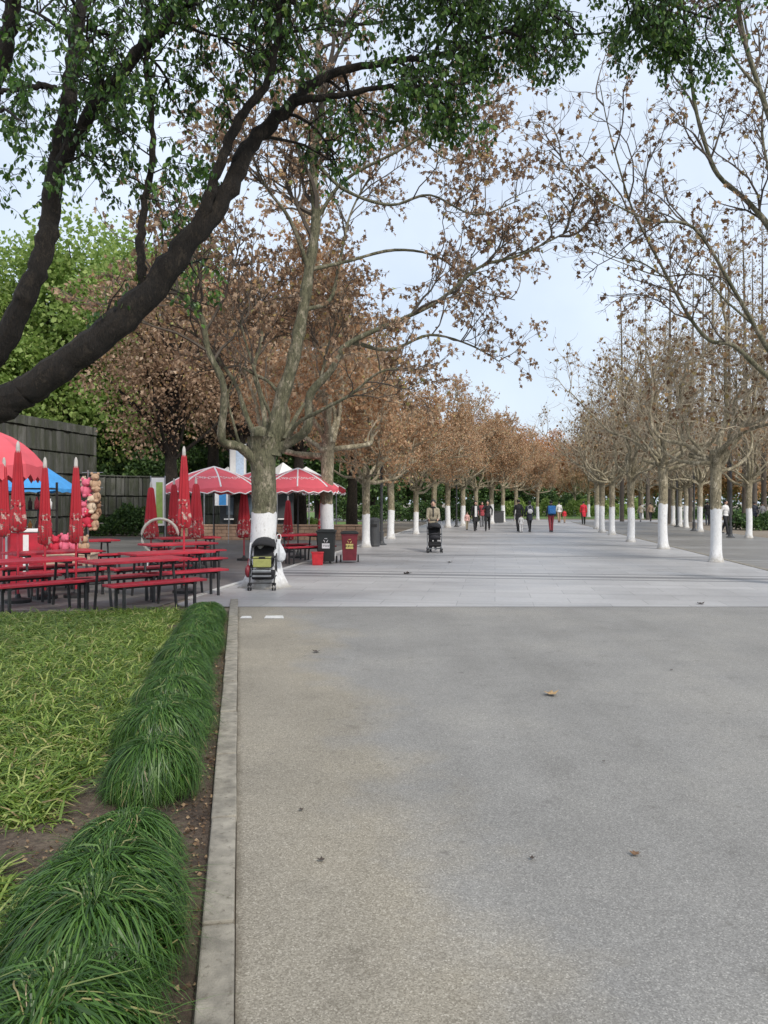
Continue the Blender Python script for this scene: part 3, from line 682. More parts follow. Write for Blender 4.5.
# first tree of the left row, limbs as in the photo
b1 = Vector((-2.30, 14.7, 0))
def L1(px): return [P(x,y,Y)-b1 for x,y,Y in px]
limbs1 = [
 (L1([(272,455,14.7),(280,405,14.7),(292,365,14.7),(303,310,14.75),(309,270,14.8),(316,220,14.8),(313,160,14.9),(322,100,15.0),(318,40,15.1),(335,-30,15.2)]), 0.17, 0.045),
 (L1([(256,462,14.6),(240,447,14.4),(222,440,14.2),(224,405,14.1),(222,380,14.0),(208,350,14.0),(202,318,13.9),(186,300,13.8),(170,286,13.7),(150,270,13.6)]), 0.10, 0.03),
 (L1([(262,450,14.7),(246,415,14.9),(236,385,15.1),(215,355,15.3),(190,330,15.4)]), 0.07, 0.02),
 (L1([(276,450,14.7),(306,430,14.5),(310,395,14.4),(330,372,14.3),(344,348,14.2),(365,335,14.2),(400,320,14.2),(440,300,14.1),(480,267,14.0),(520,255,13.9),(575,228,13.8)]), 0.105, 0.014),
 (L1([(268,448,14.8),(262,400,15.2),(254,370,15.6),(262,330,15.9),(248,280,16.2)]), 0.07, 0.02),
 (L1([(278,445,14.7),(288,415,14.9),(272,385,15.2),(250,372,15.3),(232,360,15.4)]), 0.06, 0.02),
 (L1([(303,310,14.75),(330,300,15.2),(340,260,15.6),(352,210,16.0),(380,160,16.3)]), 0.05, 0.015),
 (L1([(309,270,14.8),(290,220,14.4),(262,180,14.0),(240,120,13.8)]), 0.05, 0.015),
 (L1([(313,160,14.9),(345,190,14.6),(390,205,14.3),(430,195,14.1),(475,215,13.9),(520,200,13.8)]), 0.045, 0.010),
 (L1([(309,270,14.8),(345,262,15.3),(395,250,15.7),(440,258,15.9),(480,290,16.1),(515,300,16.3)]), 0.045, 0.010),
 (L1([(352,342,14.2),(390,350,14.8),(430,335,15.3),(470,345,15.8),(500,362,16.2)]), 0.05, 0.010),
 (L1([(322,100,15.0),(360,95,15.2),(410,130,15.4),(450,160,15.6),(490,150,15.8)]), 0.04, 0.010),
 (L1([(282,452,14.7),(296,425,14.3),(322,410,14.0),(350,395,13.8),(380,372,13.6),(410,368,13.5)]), 0.05, 0.012),
 (L1([(260,452,14.5),(270,420,14.1),(262,395,13.9),(248,350,13.8),(240,320,13.7)]), 0.04, 0.012),
 (L1([(284,440,14.6),(300,410,15.2),(318,385,15.6),(330,340,15.9),(345,300,16.2)]), 0.05, 0.014),
 (L1([(240,447,14.4),(234,425,14.2),(228,395,14.2),(240,370,14.1)]), 0.035, 0.012),
 (L1([(316,220,14.8),(345,180,14.6),(400,150,14.4),(450,120,14.2),(500,100,14.1)]), 0.045, 0.012),
]
cfgL = dict(n=[13,7,4], len=[1.9,1.0,0.5], t0=0.42, leaves=6, prob=0.64, up=[0.35,0.2,0.0])
pt = plane_tree('plane_tree', 'thick mossy plane tree with white base behind the parked pushchair, first of the left row', 101, r=0.235, h=2.85, limbs=limbs1, cfg=cfgL, bark='plane_bark_left', leaf='dull_leaf', shape='lobed', twig='twig_dark', leafsz=0.088, group=ROWL, leader=False)
pt.location = b1
# variants
VL = [plane_tree('plane_tree', '', 200+i, r=0.165, h=3.0, cfg=dict(n=[10,6,4], leaves=6, prob=0.85), reach=4.4, nl=9, bark='plane_bark', leaf='brown_leaf', leafsz=0.105, group=ROWL) for i in range(3)]
VR = [plane_tree('plane_tree', '', 300+i, r=0.138, h=2.85, cfg=dict(n=[8,5,3], leaves=2, prob=0.3, rmin=0.007, len=[1.9,1.0,0.6], wig=0.46), reach=4.2, nl=10, bark='plane_bark', leaf='sparse_leaf', leafsz=0.14, group=ROWR) for i in range(3)]
usedv = set()
def put(proto, loc, rot, s, label, group):
    if proto.name in usedv: o = dup(proto)
    else: o = proto; usedv.add(proto.name)
    return place(o, loc, rot, s, label, group)
LT = [(327,558,1.12,'thick plane tree with white base right behind the black wheelie bin'),(366,547.5,0.85,'slender plane tree with white base between the red bin and the grey litter bin'),
      (391,538.7,0.9,None),(416,534,0.8,None),(434,530,0.95,'plane tree behind the person with the pram, forking low'),(447.7,527.7,1.0,None),(463,525.8,1.0,'plane tree with white base directly left of the walking couple in black'),(476,524,0.95,'plane tree partly hidden by the two walkers in black'),(491.5,523.6,1.05,'plane tree with white base just right of the couple in black'),(503,522,1.0,None),(516,521,1,'plane tree behind the group with the white bag')]
for i, (x,y,s,lb) in enumerate(LT):
    g = G(x,y); lb = lb or 'plane tree with white base, %s of the left row from the camera' % ORD[i+1]
    put(VL[i%3], g, 1.3*i+0.4, s, lb, ROWL)
for i, (x,y,s) in enumerate([(537.5,520,0.9),(574.5,516.3,0.95),(588.5,517.2,1.0),(551,514,1.0),(524,514,1.1)]):
    put(VL[i%3], G(x,y), 2.1*i, s, ['small far plane tree with white base right of the group at the avenue end','far plane tree with white base left of the person in red','far plane tree with white base right behind the person in red','far plane tree straight above the walker with the blue backpack','far plane tree above the group with the white bag'][i], 'plane trees at the far end of the avenue')
RT = [(716,562,1.02,'plane tree with tall white base at the right, nearest of the right row in view'),(663,549,1.1,'leaning plane tree with flared white base, second visible of the right row'),(631,542,1.0,'third visible plane tree of the right row, white base'),
      (612,535,1.0,'fourth visible plane tree of the right row, white base'),(602,532.5,1.0,'fifth visible plane tree of the right row, white base beside the fourth'),(597,529,1.05,'last plane tree of the right row, farthest white base')]
for i, (x,y,s,lb) in enumerate(RT): put(VR[i%3], G(x,y), 0.9+2.3*i, s, lb, ROWR)
R2 = [(749,538,0.95,'plane tree with white base right of the tall lamp post, outer right row'),(700,531.6,1.0,'pale-trunked plane tree left of the leaning white base at right, outer right row'),(686,528,1.0,'plane tree of the outer right row just left of the lamp post'),
      (680,526.6,0.95,'plane tree of the outer right row, second behind the lamp post'),(673,525.3,1.0,'plane tree of the outer right row, third behind the lamp post'),(642,518.8,1.0,'far plane tree between the second and third right trunks'),(621,519,1.0,'far plane tree between the third and fourth right trunks')]
for i, (x,y,s,lb) in enumerate(R2): put(VR[(i+1)%3], G(x,y), 1.7*i, s, lb, 'plane trees in the outer right row')
# right-hand tree out of frame with limbs reaching in
b0 = Vector((8.3,14.4,0))
def L0(px): return [P(x,y,Y)-b0 for x,y,Y in px]
limbs0 = [
 (L0([(822,430,14.4),(800,400,14.3),(768,377,14.2),(734,346,14.0),(709,340,13.9),(688,315,13.8),(669,280,13.7),(645,235,13.6),(629,200,13.6),(609,130,13.5),(600,85,13.4)]), 0.085, 0.010),
 (L0([(828,425,14.4),(800,330,14.5),(775,240,14.6),(749,203,14.6),(718,175,14.6),(704,140,14.6),(694,100,14.6),(689,50,14.6),(680,-20,14.6)]), 0.10, 0.03),
 (L0([(812,410,14.3),(775,360,13.8),(754,325,13.4),(734,290,13.2),(694,228,13.0),(649,220,12.9),(600,195,12.8),(549,150,12.7)]), 0.08, 0.010),
 (L0([(830,425,14.4),(815,300,14.2),(790,180,14.0),(760,90,14.0),(740,20,14.0),(735,-60,14.0)]), 0.11, 0.04),
 (L0([(760,90,14.0),(735,60,13.8),(715,20,13.6),(700,-20,13.5)]), 0.04, 0.012),
 (L0([(832,430,14.4),(880,350,14.5),(930,250,14.6)]), 0.1, 0.03),
 (L0([(754,325,13.4),(725,300,13.8),(700,275,14.2),(660,276,14.5),(620,262,14.8),(590,250,15.0)]), 0.035, 0.008),
 (L0([(669,280,13.7),(640,262,13.6),(610,255,13.5),(575,225,13.4)]), 0.025, 0.007),
 (L0([(775,240,14.6),(770,180,15),(762,120,15.4),(775,40,15.8)]), 0.05, 0.015),
]
limbs0 = [(p_, a_*0.72, b_*0.8) for p_, a_, b_ in limbs0]
pt = plane_tree('plane_tree', 'plane tree just outside the right edge, its thin branches with withered leaves crossing the sky', 131, r=0.22, h=3.0, limbs=limbs0, cfg=dict(n=[12,6,3], len=[1.7,0.8,0.4], leaves=3, prob=0.36, rmin=0.0045), leaf='sparse_leaf', shape='lobed', twig='twig_dark', bark='plane_bark_left', leafsz=0.095, group=ROWR, leader=False)  # dark bark colour stands in for limbs silhouetted against the sky
pt.location = b0

# ------------------------------------------------------------------ tall bare conifers at right
def bare_conifer(seed, label):
    rg = random.Random(seed); t = thing('dawn_redwood', label, 'tree', group='tall bare conical trees at right')
    tr = MB(); h = 21
    tr.tube(walk(Vector((0,0,0)), Vector((0,0,1)), h, rg, 12, 0.012, 0.05), np.linspace(0.2,0.02,13), 8)
    tw = MB(); lv = []
    for i in range(120):
        z = rg.uniform(2.5, 20.4); a = rg.uniform(0,6.28); L = (1-z/21.5)*2.3+0.35
        q = walk(Vector((0,0,z)), Vector((math.cos(a),math.sin(a),0.75)), L, rg, 4, 0.12, 0.05)
        tw.tube(q, np.linspace(0.018,0.006,5), 3, 0, cap=False)
        for k in range(5):
            p = q[rg.randint(1,4)]; q2 = walk(p, rvec(rg)+Vector((0,0,0.4)), L*0.3, rg, 3, 0.2); tw.tube(q2, np.linspace(0.009,0.005,4), 3, 0, cap=False)
            if rg.random() < 0.5: lv.append((q2[-1], Vector((0,0,-1))+rvec(rg)*0.5, 0.16))
    tr.build('trunk', M['twig_dark'], t, smooth=True)
    add_leaves(tw, lv, 'quad', 1, seed); tw.build('crown', [M['twig'], M['sparse_leaf']], t); return t
BC = [bare_conifer(401,''), bare_conifer(402,'')]
for i, (x,Y,s) in enumerate([(622,66,1.0),(648,74,1.05),(670,60,1.08),(690,64,1.02),(712,58,1.0),(730,54,1.0),(745,56,1.1),(764,52,1.0),(788,50,1.0),(700,72,1.15),(640,84,1.0),(755,70,1.15)]):
    put(BC[i%2], Vector(((x-CX)*Y/F, Y, 0)), i*1.1, s, 'tall bare conical tree behind the right rows, %s of the twelve from the left' % ORD[sorted([622,648,670,690,712,730,745,764,788,700,640,755]).index(x)], 'tall bare conical trees at right')

# ------------------------------------------------------------------ background trees
EG = evergreen('evergreen_tree', '', 501, h=10, r=0.25, crown=4.0, trunk_h=2.0, n=11000, size=0.30)
EG2 = evergreen('evergreen_tree', '', 502, h=9, r=0.22, crown=3.8, trunk_h=1.2, n=10000, size=0.30)
LG = evergreen('broadleaf_tree', '', 503, h=15, r=0.32, crown=5.2, leaf='green_light', trunk_h=3.0, n=24000, size=0.24, nb=46)
LG2 = evergreen('broadleaf_tree', '', 504, h=12, r=0.28, crown=4.4, leaf='green_light', trunk_h=2.0, n=20000, size=0.23, nb=38)
RB = evergreen('brown_tree', '', 505, h=12, r=0.25, crown=4.3, leaf='rust_leaf', trunk_h=1.3, n=11000, size=0.26, bark='twig', nb=34)
RB2 = evergreen('brown_tree', '', 506, h=13, r=0.25, crown=4.6, leaf='rust_leaf', trunk_h=1.2, n=11000, size=0.26, bark='twig', nb=34)
BR = evergreen('autumn_tree', '', 507, h=11.8, r=0.30, crown=4.2, leaf='dull_leaf', trunk_h=4.6, n=15000, size=0.15, nb=44)
def W(x, Y): return Vector(((x-CX)*Y/F, Y, 0))
def many(protos, lst, desc, group):
    srt = sorted(range(len(lst)), key=lambda i: lst[i][0]/1.0)
    for k, i in enumerate(srt):
        x, Y, s = lst[i]
        put(protos[k%len(protos)], W(x,Y), k*1.9, s, desc % (ORD[k] if k < len(ORD) else str(k+1)), group)
many([EG, EG2], [(345,74,0.95),(372,76,1.05),(398,80,1.0),(425,84,1.0),(452,88,1.05),(480,92,1.0),(505,98,1.0),(318,70,1.0),(290,66,1.0),(262,64,1.0),(236,60,1.0),(132,49,0.8),(168,47,0.62),(200,50,0.7),(224,52,0.6),(112,45.5,0.8)], 'dark green evergreen tree beyond the lawn, %s from the left of its row', 'dark evergreens beyond the lawn')
many([LG, LG2], [(-40,40,1.0),(10,44,1.1),(50,47,1.15),(92,46,1.2),(122,50,1.25),(-60,50,1.1),(146,50,1.3),(176,54,1.2),(205,66,1.05)], 'light green broadleaf tree behind the stone wall, %s from the left', 'light green trees behind the stone wall')
many([RB, RB2], [(415,104,1.12),(440,96,1.05),(462,112,1.1),(486,104,1.05),(508,116,1.1),(530,120,1.05),(556,124,1.05),(580,118,1.02),(604,112,1.05),(628,108,1.0),(652,106,1.05),(678,104,1.05),(702,100,1.0),(728,98,1.05),(754,94,1.05),(780,96,1.05),(390,98,1.05)], 'rusty brown tree in the far band of trees, %s from the left', 'rusty brown trees at the far end')
many([BR], [(172,31,0.92),(240,36,0.95),(300,40,1.05),(352,46,1.0),(212,46,1.3)], 'dark-trunked tree full of brown leaves behind the seating, %s from the left', 'brown leafy trees behind the seating')
# hedges
def hedge(label, x0, x1, Y, h, d, mat, seed, group, n=5000, size=0.2):
    rs = np.random.RandomState(seed); a = W(x0,Y); b = W(x1,Y); L = (b-a).length
    t = thing('hedge', label, 'hedge', (a+b)/2, group=group)
    mb = MB(); core = MB()
    u = rs.uniform(-L/2,L/2,n); hh = h*(0.85+0.18*np.sin(u*1.7)+0.12*np.sin(u*4.1+1)); an = rs.uniform(0,math.pi,n)
    pos = np.stack([u, -np.cos(an)*d*0.5*rs.uniform(0.75,1.05,n), np.abs(np.sin(an))**0.6*hh*rs.uniform(0.2,1,n)**0.4], -1)
    ax = rs.normal(size=(n,3)); add_leaves(mb, list(zip(pos, ax, size*rs.uniform(0.6,1.3,n))), 'quad', 0, seed)
    mb.build('foliage', M[mat], t)
    for k in range(max(3,int(L/1.5))):
        core.tube(walk(Vector((-L/2+k*L/max(3,int(L/1.5)),0,0)), Vector((0,0,1)), h*0.7, random.Random(k), 4, 0.2), 0.03, 5)
    core.build('stem', M['twig_dark'], t); return t
hedge('long dark green hedge at the left half of the avenue end', 330, 500, 68, 1.9, 2.0, 'green_dark', 1, 'hedges beyond the lawn', 7000, 0.22)
hedge('bright green hedge at the end of the avenue behind the walkers', 500, 640, 92, 2.0, 2.6, 'green_light', 2, 'hedges beyond the lawn', 8000, 0.26)
hedge('dark hedge standing in front of the far brown trees', 480, 600, 99, 3.6, 3, 'green_dark', 3, 'hedges beyond the lawn', 9000, 0.3)
hedge('green hedge at the far right behind the outer row', 640, 820, 80, 0.9, 1.4, 'green_dark', 4, 'hedges beyond the lawn', 5000, 0.25)
hedge('low green shrubs at the right edge of the photo', 735, 800, 46, 1.1, 2, 'green_dark', 5, 'hedges beyond the lawn', 3500, 0.18)
hedge('dark shrubs in front of the low stone wall', 92, 150, 38, 1.5, 1.6, 'green_dark', 6, 'hedges beyond the lawn', 3500, 0.16)
hedge('green shrubs growing along the top of the low stone wall', 96, 170, 43.6, 4.6, 2.2, 'green_dark', 7, 'hedges beyond the lawn', 8000, 0.22)
hedge('low clipped hedge behind the tables under the parasols', 190, 330, 50, 0.7, 1.4, 'green_light', 8, 'hedges beyond the lawn', 5000, 0.16)

hedge('far dark tree line closing the horizon', 60, 1000, 150, 9.5, 6, 'green_dark', 9, 'hedges beyond the lawn', 26000, 0.8)
# ------------------------------------------------------------------ stone wall
def stone_wall(label, A, B, h, seed, name='stone_wall'):
    rg = random.Random(seed); d = (B-A); L = d.length; rz = math.atan2(d.y, d.x)
    mb = MB(); z = 0; ch = 0.98
    mb.box((L/2, 0.35, h/2), (L, 0.5, h-0.02))
    while z < h-0.05:
        hh = min(ch, h-z); x = 0
        while x < L-0.02:
            w = min(rg.uniform(0.13, 0.30), L-x); g = rg.uniform(0, 0.12)
            mb.box((x+w/2, 0.06-g/2, z+hh/2-0.01), (w-0.025, 0.16+g, hh-0.05-rg.uniform(0,0.05))); x += w
        z += ch
    o = mb.build(name, M['slabs'], loc=A, bevel=0.015, rotz=rz); return tag(o, label, 'wall')
A = W(-60, 28); B = W(95, 38)
stone_wall('tall dark stone retaining wall of upright slabs at the left', A, B, 5.35, 1)
stone_wall('lower dark stone wall continuing behind the closed parasols', W(95, 39.2), W(232, 44), 3.05, 2)

# ------------------------------------------------------------------ tables and benches
def table(label):
    t = thing('picnic_table', label, 'table', group='red slatted tables')
    mb = MB(); 
    for k in range(4): mb.box((0,-0.27+k*0.18,0.735), (1.5,0.165,0.04))
    mb.build('table_top', M['red_paint'], t, bevel=0.006)
    fr = MB()
    for sx in (-1,1): fr.box((sx*0.52,0,0.695), (0.05,0.62,0.038))
    fr.box((0,0,0.38), (1.04,0.04,0.04)); fr.build('frame', M['black_metal'], t)
    for sx in (-1,1):
        for sy in (-1,1):
            lg = MB(); lg.tube([(sx*0.52,sy*0.28,0.0),(sx*0.52,sy*0.17,0.69)], 0.021, 8); lg.build('leg', M['black_metal'], t)
    return t
def bench(label):
    t = thing('bench', label, 'bench', group='red slatted benches')
    mb = MB()
    for k in range(2): mb.box((0,-0.085+k*0.17,0.44), (1.5,0.155,0.035))
    mb.build('seat', M['red_paint'], t, bevel=0.006)
    fr = MB(); fr.box((0,0,0.40), (1.24,0.05,0.035))
    for sx in (-1,1): fr.box((sx*0.56,0,0.402), (0.05,0.28,0.037))
    fr.build('frame', M['black_metal'], t)
    for sx in (-1,1):
        for sy in (-1,1):
            lg = MB(); lg.box((sx*0.56,sy*0.12,0.19), (0.036,0.036,0.385)); lg.build('leg', M['black_metal'], t)
    return t
T0 = table(''); B0 = bench('')
SETS = [ # x, y, angle, table label, near bench label, far bench label
 (-3.76,11.68,45,'red table in front, rightmost above the grass bed','red bench nearest the grass clumps, on the camera side of the rightmost front table','red bench behind the rightmost front table'),
 (-3.78,13.45,44,'red table carrying the tall closed parasol left of the first plane tree','red bench on the camera side of the table with the tall closed parasol','red bench behind the table with the tall closed parasol'),
 (-4.35,16.3,40,'red table in the third rank, between the tall parasol and the white hoop','red bench in front of the third-rank table near the white hoop','red bench behind the third-rank table near the white hoop'),
 (-5.35,11.55,48,'red table at the left edge directly above the garden bed','red bench at the left edge nearest the garden bed','red bench behind the left edge table, in front of the four closed parasols'),
 (-5.85,13.6,46,'red table holding the closed parasols at left, behind the front left table','red bench in front of the parasol table at left','red bench behind the parasol table at left'),
 (-4.9,19.2,30,'red table under the left open parasol','red bench in front of the table under the left open parasol','red bench behind the table under the left open parasol'),
 (-2.35,20.9,38,'red table under the right open parasol, between the two thick trunks','red bench in front of the table under the right open parasol','red bench behind the table under the right open parasol'),
 (-6.9,17.6,42,'red table farthest left behind the toy stall','red bench in front of the table behind the toy stall','red bench behind the table farthest left'),
]
for i, (x,y,a,tl,b1l,b2l) in enumerate(SETS):
    a = R(a); n = Vector((math.sin(a), -math.cos(a), 0))
    put(T0, Vector((x,y,0)), a, None, tl, 'red slatted tables')
    put(B0, Vector((x,y,0))+n*0.62, a, None, b1l, 'red slatted benches')
    put(B0, Vector((x,y,0))-n*0.62, a, None, b2l, 'red slatted benches')

# ------------------------------------------------------------------ parasols
def closed_parasol(h, label, loc, w=1.0):
    w *= 0.8; t = thing('closed_parasol', label, 'parasol', loc, group='closed red parasols')
    p = MB(); p.tube([(0,0,0.0),(0,0,h-0.05)], 0.019, 8); p.build('pole', M['red_paint'], t)
    b = MB(); b.lathe([(0.20,0),(0.20,0.05),(0.05,0.08),(0.03,0.14)], 16); b.build('base', M['black_metal'], t)
    zt = h-0.12; zb = h-1.45
    f = MB(); prof = [(0.022,zt),(0.06*w,zt-0.06),(0.085*w,zt-0.3),(0.11*w,zt-0.6),(0.125*w,zt-0.82)]
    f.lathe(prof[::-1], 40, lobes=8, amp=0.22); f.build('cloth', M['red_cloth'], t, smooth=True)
    g = MB(); g.lathe([(0.09*w,zb),(0.15*w,zb+0.04),(0.155*w,zb+0.2),(0.135*w,zb+0.35),(0.125*w,zt-0.81)], 40, lobes=8, amp=0.25); g.build('printed_hem', M['printed'], t, smooth=True)
    k = MB(); k.lathe([(0.034,h-0.17),(0.03,h-0.05),(0.017,h),(0.001,h+0.02)], 12); k.build('tip', cloth('tip_grey',(0.45,0.43,0.40)), t, smooth=True)
    s = MB(); s.lathe([(0.10*w,zb+0.42),(0.14*w,zb+0.43),(0.14*w,zb+0.47),(0.10*w,zb+0.48)], 20); s.build('strap', M['red_cloth'], t)
    return t
for x, Y, top, w, lb in [(4,14.2,458,0.83,'closed red parasol at the very left edge, in front of the pink dome canopy'),(18,12.4,442,0.90,'tallest closed red parasol of the left cluster, in front of the pink dome'),
                   (45,12.9,458,0.79,'closed red parasol left of the blue canopy'),(76,13.1,458,0.83,'closed red parasol beside the plush toys, in front of the tall stone wall'),
                   (184,13.75,447,0.86,'tall closed red parasol standing alone in front of the left open parasol'),(196,18.4,478,1.3,'short wide closed red parasol right of the tall single one'),
                   (151,19.5,482,1.3,'closed red parasol against the green and white banner'),(174,19.9,479,1.2,'closed red parasol just left of the tall single one'),
                   (288,25,496,1.2,'small closed parasol hanging dark under the right open parasol'),(323,26,489,1.2,'small closed parasol partly hidden behind the second white trunk'),(244,21.5,486,1.4,'closed red parasol left of the first thick trunk, under the open one')]:
    g = W(x,Y); hh = H+(HY-top)*Y/F; closed_parasol(hh, lb, g, w)
def text_verts(s, size):
    cu = bpy.data.curves.new('tmp', 'FONT'); cu.body = s; cu.size = size; cu.align_x = 'CENTER'; cu.align_y = 'CENTER'; cu.shear = 0.35; cu.resolution_u = 3
    o = bpy.data.objects.new('tmp', cu); col.objects.link(o)
    me = bpy.data.meshes.new_from_object(o.evaluated_get(bpy.context.evaluated_depsgraph_get()))
    V = [v.co.copy() for v in me.vertices]; Fs = [tuple(p.vertices) for p in me.polygons]
    bpy.data.objects.remove(o); bpy.data.curves.remove(cu); bpy.data.meshes.remove(me)
    return V, Fs
def open_parasol(loc, rad, hapex, hedge_, label, cloth_m, text=None, rot=0.2, piping=True, n=8, group=None, dome=0.35, valance=0.14):
    t = thing('open_parasol', label, 'parasol', loc, rot, group=group)
    p = MB(); p.tube([(0,0,0),(0,0,hapex-0.03)], 0.022, 8); p.build('pole', M['black_metal'], t)
    b = MB(); b.lathe([(0.24,0),(0.24,0.06),(0.06,0.1),(0.03,0.2)], 16); b.build('base', M['black_metal'], t)
    def surf(r, a, lift=0):
        k = a/(2*math.pi/n); fr = abs((k%1)-0.5)*2         # 1 on ribs, 0 mid panel
        q = r/rad; z = hapex-(hapex-hedge_)*(q*(1-dome)+dome*q*q*q)
        rr = r*(math.cos(math.pi/n)/math.cos(((k%1)-0.5)*2*math.pi/n)*0.5+0.5)
        z -= 0.05*q*(1-fr); return (rr*math.cos(a), rr*math.sin(a), z+lift)
    c = MB(); nr = 7; na = n*6; vs = [surf(rad*(i+0.02)/nr, 2*math.pi*j/na) for i in range(nr+1) for j in range(na)]
    vs += [(v[0]*1.01, v[1]*1.01, v[2]-valance*(0.8+0.2*math.cos(j*math.pi))) for j, v in enumerate(vs[-na:])]
    fs = [(i*na+j, i*na+(j+1)%na, (i+1)*na+(j+1)%na, (i+1)*na+j) for i in range(nr+1) for j in range(na)]
    c.add(vs, fs); co = c.build('canopy', cloth_m, t, smooth=False)
    so = co.modifiers.new('thick', 'SOLIDIFY'); so.thickness = 0.006
    if piping:
        for k in range(n):
            a = 2*math.pi*k/n; q = MB(); q.tube([surf(rad*i/10, a, 0.012) for i in range(11)], 0.022, 5); q.build('piping', M['white'], co)
        e = MB(); e.tube([(v[0]*1.01,v[1]*1.01,v[2]) for v in vs[-na:]], 0.016, 5, closed=True); e.build('edge_trim', M['white'], co)
    for k in range(n):
        a = 2*math.pi*k/n; q = MB(); q.tube([(0.02*math.cos(a),0.02*math.sin(a),hedge_+0.02),(rad*0.5*math.cos(a),rad*0.5*math.sin(a),surf(rad*0.5,a)[2]-0.02)], 0.008, 4); q.build('rib', M['grey_metal'], t)
    if text:
        V, Fs = text_verts(text, 0.2); q = MB()
        for k in range(n):
            a0 = 2*math.pi*(k+0.5)/n; vv = []
            for v in V:
                r = rad*0.66+v.y*0.9; ang = a0+v.x/r*0.72
                vv.append(surf(r, ang, 0.012))
            for f in Fs: pass
            base_i = q.n; q.v.append(np.array(vv, dtype=np.float32)); q.n += len(vv)
            for f in Fs: q.l.append(np.array(f)+base_i); q.c.append(np.array([len(f)])); q.m.append(np.array([0]))
        q.build('lettering', M['white'], co)
    return t
OG = 'open red parasols over the tables'
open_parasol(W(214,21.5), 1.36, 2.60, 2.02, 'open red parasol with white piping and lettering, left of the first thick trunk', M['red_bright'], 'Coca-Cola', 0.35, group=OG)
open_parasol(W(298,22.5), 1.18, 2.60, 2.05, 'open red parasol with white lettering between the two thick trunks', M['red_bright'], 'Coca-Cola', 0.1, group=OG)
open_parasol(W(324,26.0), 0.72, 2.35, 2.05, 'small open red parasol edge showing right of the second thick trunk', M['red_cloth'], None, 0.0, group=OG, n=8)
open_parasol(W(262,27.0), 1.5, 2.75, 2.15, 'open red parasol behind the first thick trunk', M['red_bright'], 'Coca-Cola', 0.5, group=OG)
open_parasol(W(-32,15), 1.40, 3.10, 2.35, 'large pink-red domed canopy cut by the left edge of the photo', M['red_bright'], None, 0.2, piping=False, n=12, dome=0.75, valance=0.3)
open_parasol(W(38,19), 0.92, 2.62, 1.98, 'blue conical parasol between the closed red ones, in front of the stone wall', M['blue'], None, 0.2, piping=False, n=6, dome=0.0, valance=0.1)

# ------------------------------------------------------------------ stall goods
# drinks cooler at left edge
def cooler(label, loc, rz, mainm):
    t = thing('drinks_cooler', label, 'cooler', loc, rz)
    m = MB(); m.box((0,0,0.55), (0.62,0.55,0.98)); m.build('cabinet', mainm, t, bevel=0.02)
    m = MB(); m.box((0,-0.02,1.075), (0.60,0.56,0.06)); m.build('lid', M['white'], t, bevel=0.015)
    m = MB(); m.box((0.0,-0.282,0.6), (0.10,0.01,0.8)); m.build('white_stripe', M['white'], t)
    for sx in (-1,1):
        m = MB(); m.lathe([(0.03,0),(0.035,0.06)], 10, c=(sx*0.25,0,0)); m.build('foot', M['rubber'], t)
    return t
cooler('red and white drinks cooler at the left edge below the closed parasols', W(2,13.7)+Vector((0,1.1,0)), 0.15, M['red_paint'])
cooler('red drinks chest right of the left edge cooler', W(13,16.2), -0.1, M['red_bright'])
# shelf under the dome
t = thing('display_shelf', 'dark shelf stacked with goods under the pink dome canopy', 'shelf', W(20,16.2), 0.1)
for z in (0.5,1.0,1.45,1.9): m = MB(); m.box((0.35,0,z), (0.7,0.35,0.03)); m.build('shelf_board', M['black_metal'], t)
for sx in (0.0,0.7): m = MB(); m.box((sx,0.15,1.02), (0.04,0.04,2.04)); m.build('upright', M['black_metal'], t)
gi = 0
for zi, z in enumerate((0.515,1.015,1.465)):
    for k in range(5):
        m = MB(); r = rnd.uniform(0.035,0.05); hh = rnd.uniform(0.2,0.28)
        m.lathe([(0.001,0),(r,0),(r,hh*0.65),(r*0.4,hh*0.82),(r*0.4,hh),(0.001,hh)], 12)
        o = m.build('bottle', [cloth('bottle_pink',(0.6,0.12,0.18)), M['white'], cloth('bottle_amber',(0.45,0.22,0.06)), cloth('bottle_dark',(0.06,0.05,0.05)), M['red_bright']][(k+zi)%5], smooth=True)
        p = W(20,16.2)+Matrix.Rotation(0.1,3,'Z')@Vector((0.08+k*0.135,-0.03,z)); o.location = p
        tag(o, '%s bottle from the left on the %s shelf under the pink dome canopy' % (ORD[k], ['lowest','middle','upper'][zi]), 'bottle', 'bottles on the display shelf'); gi += 1
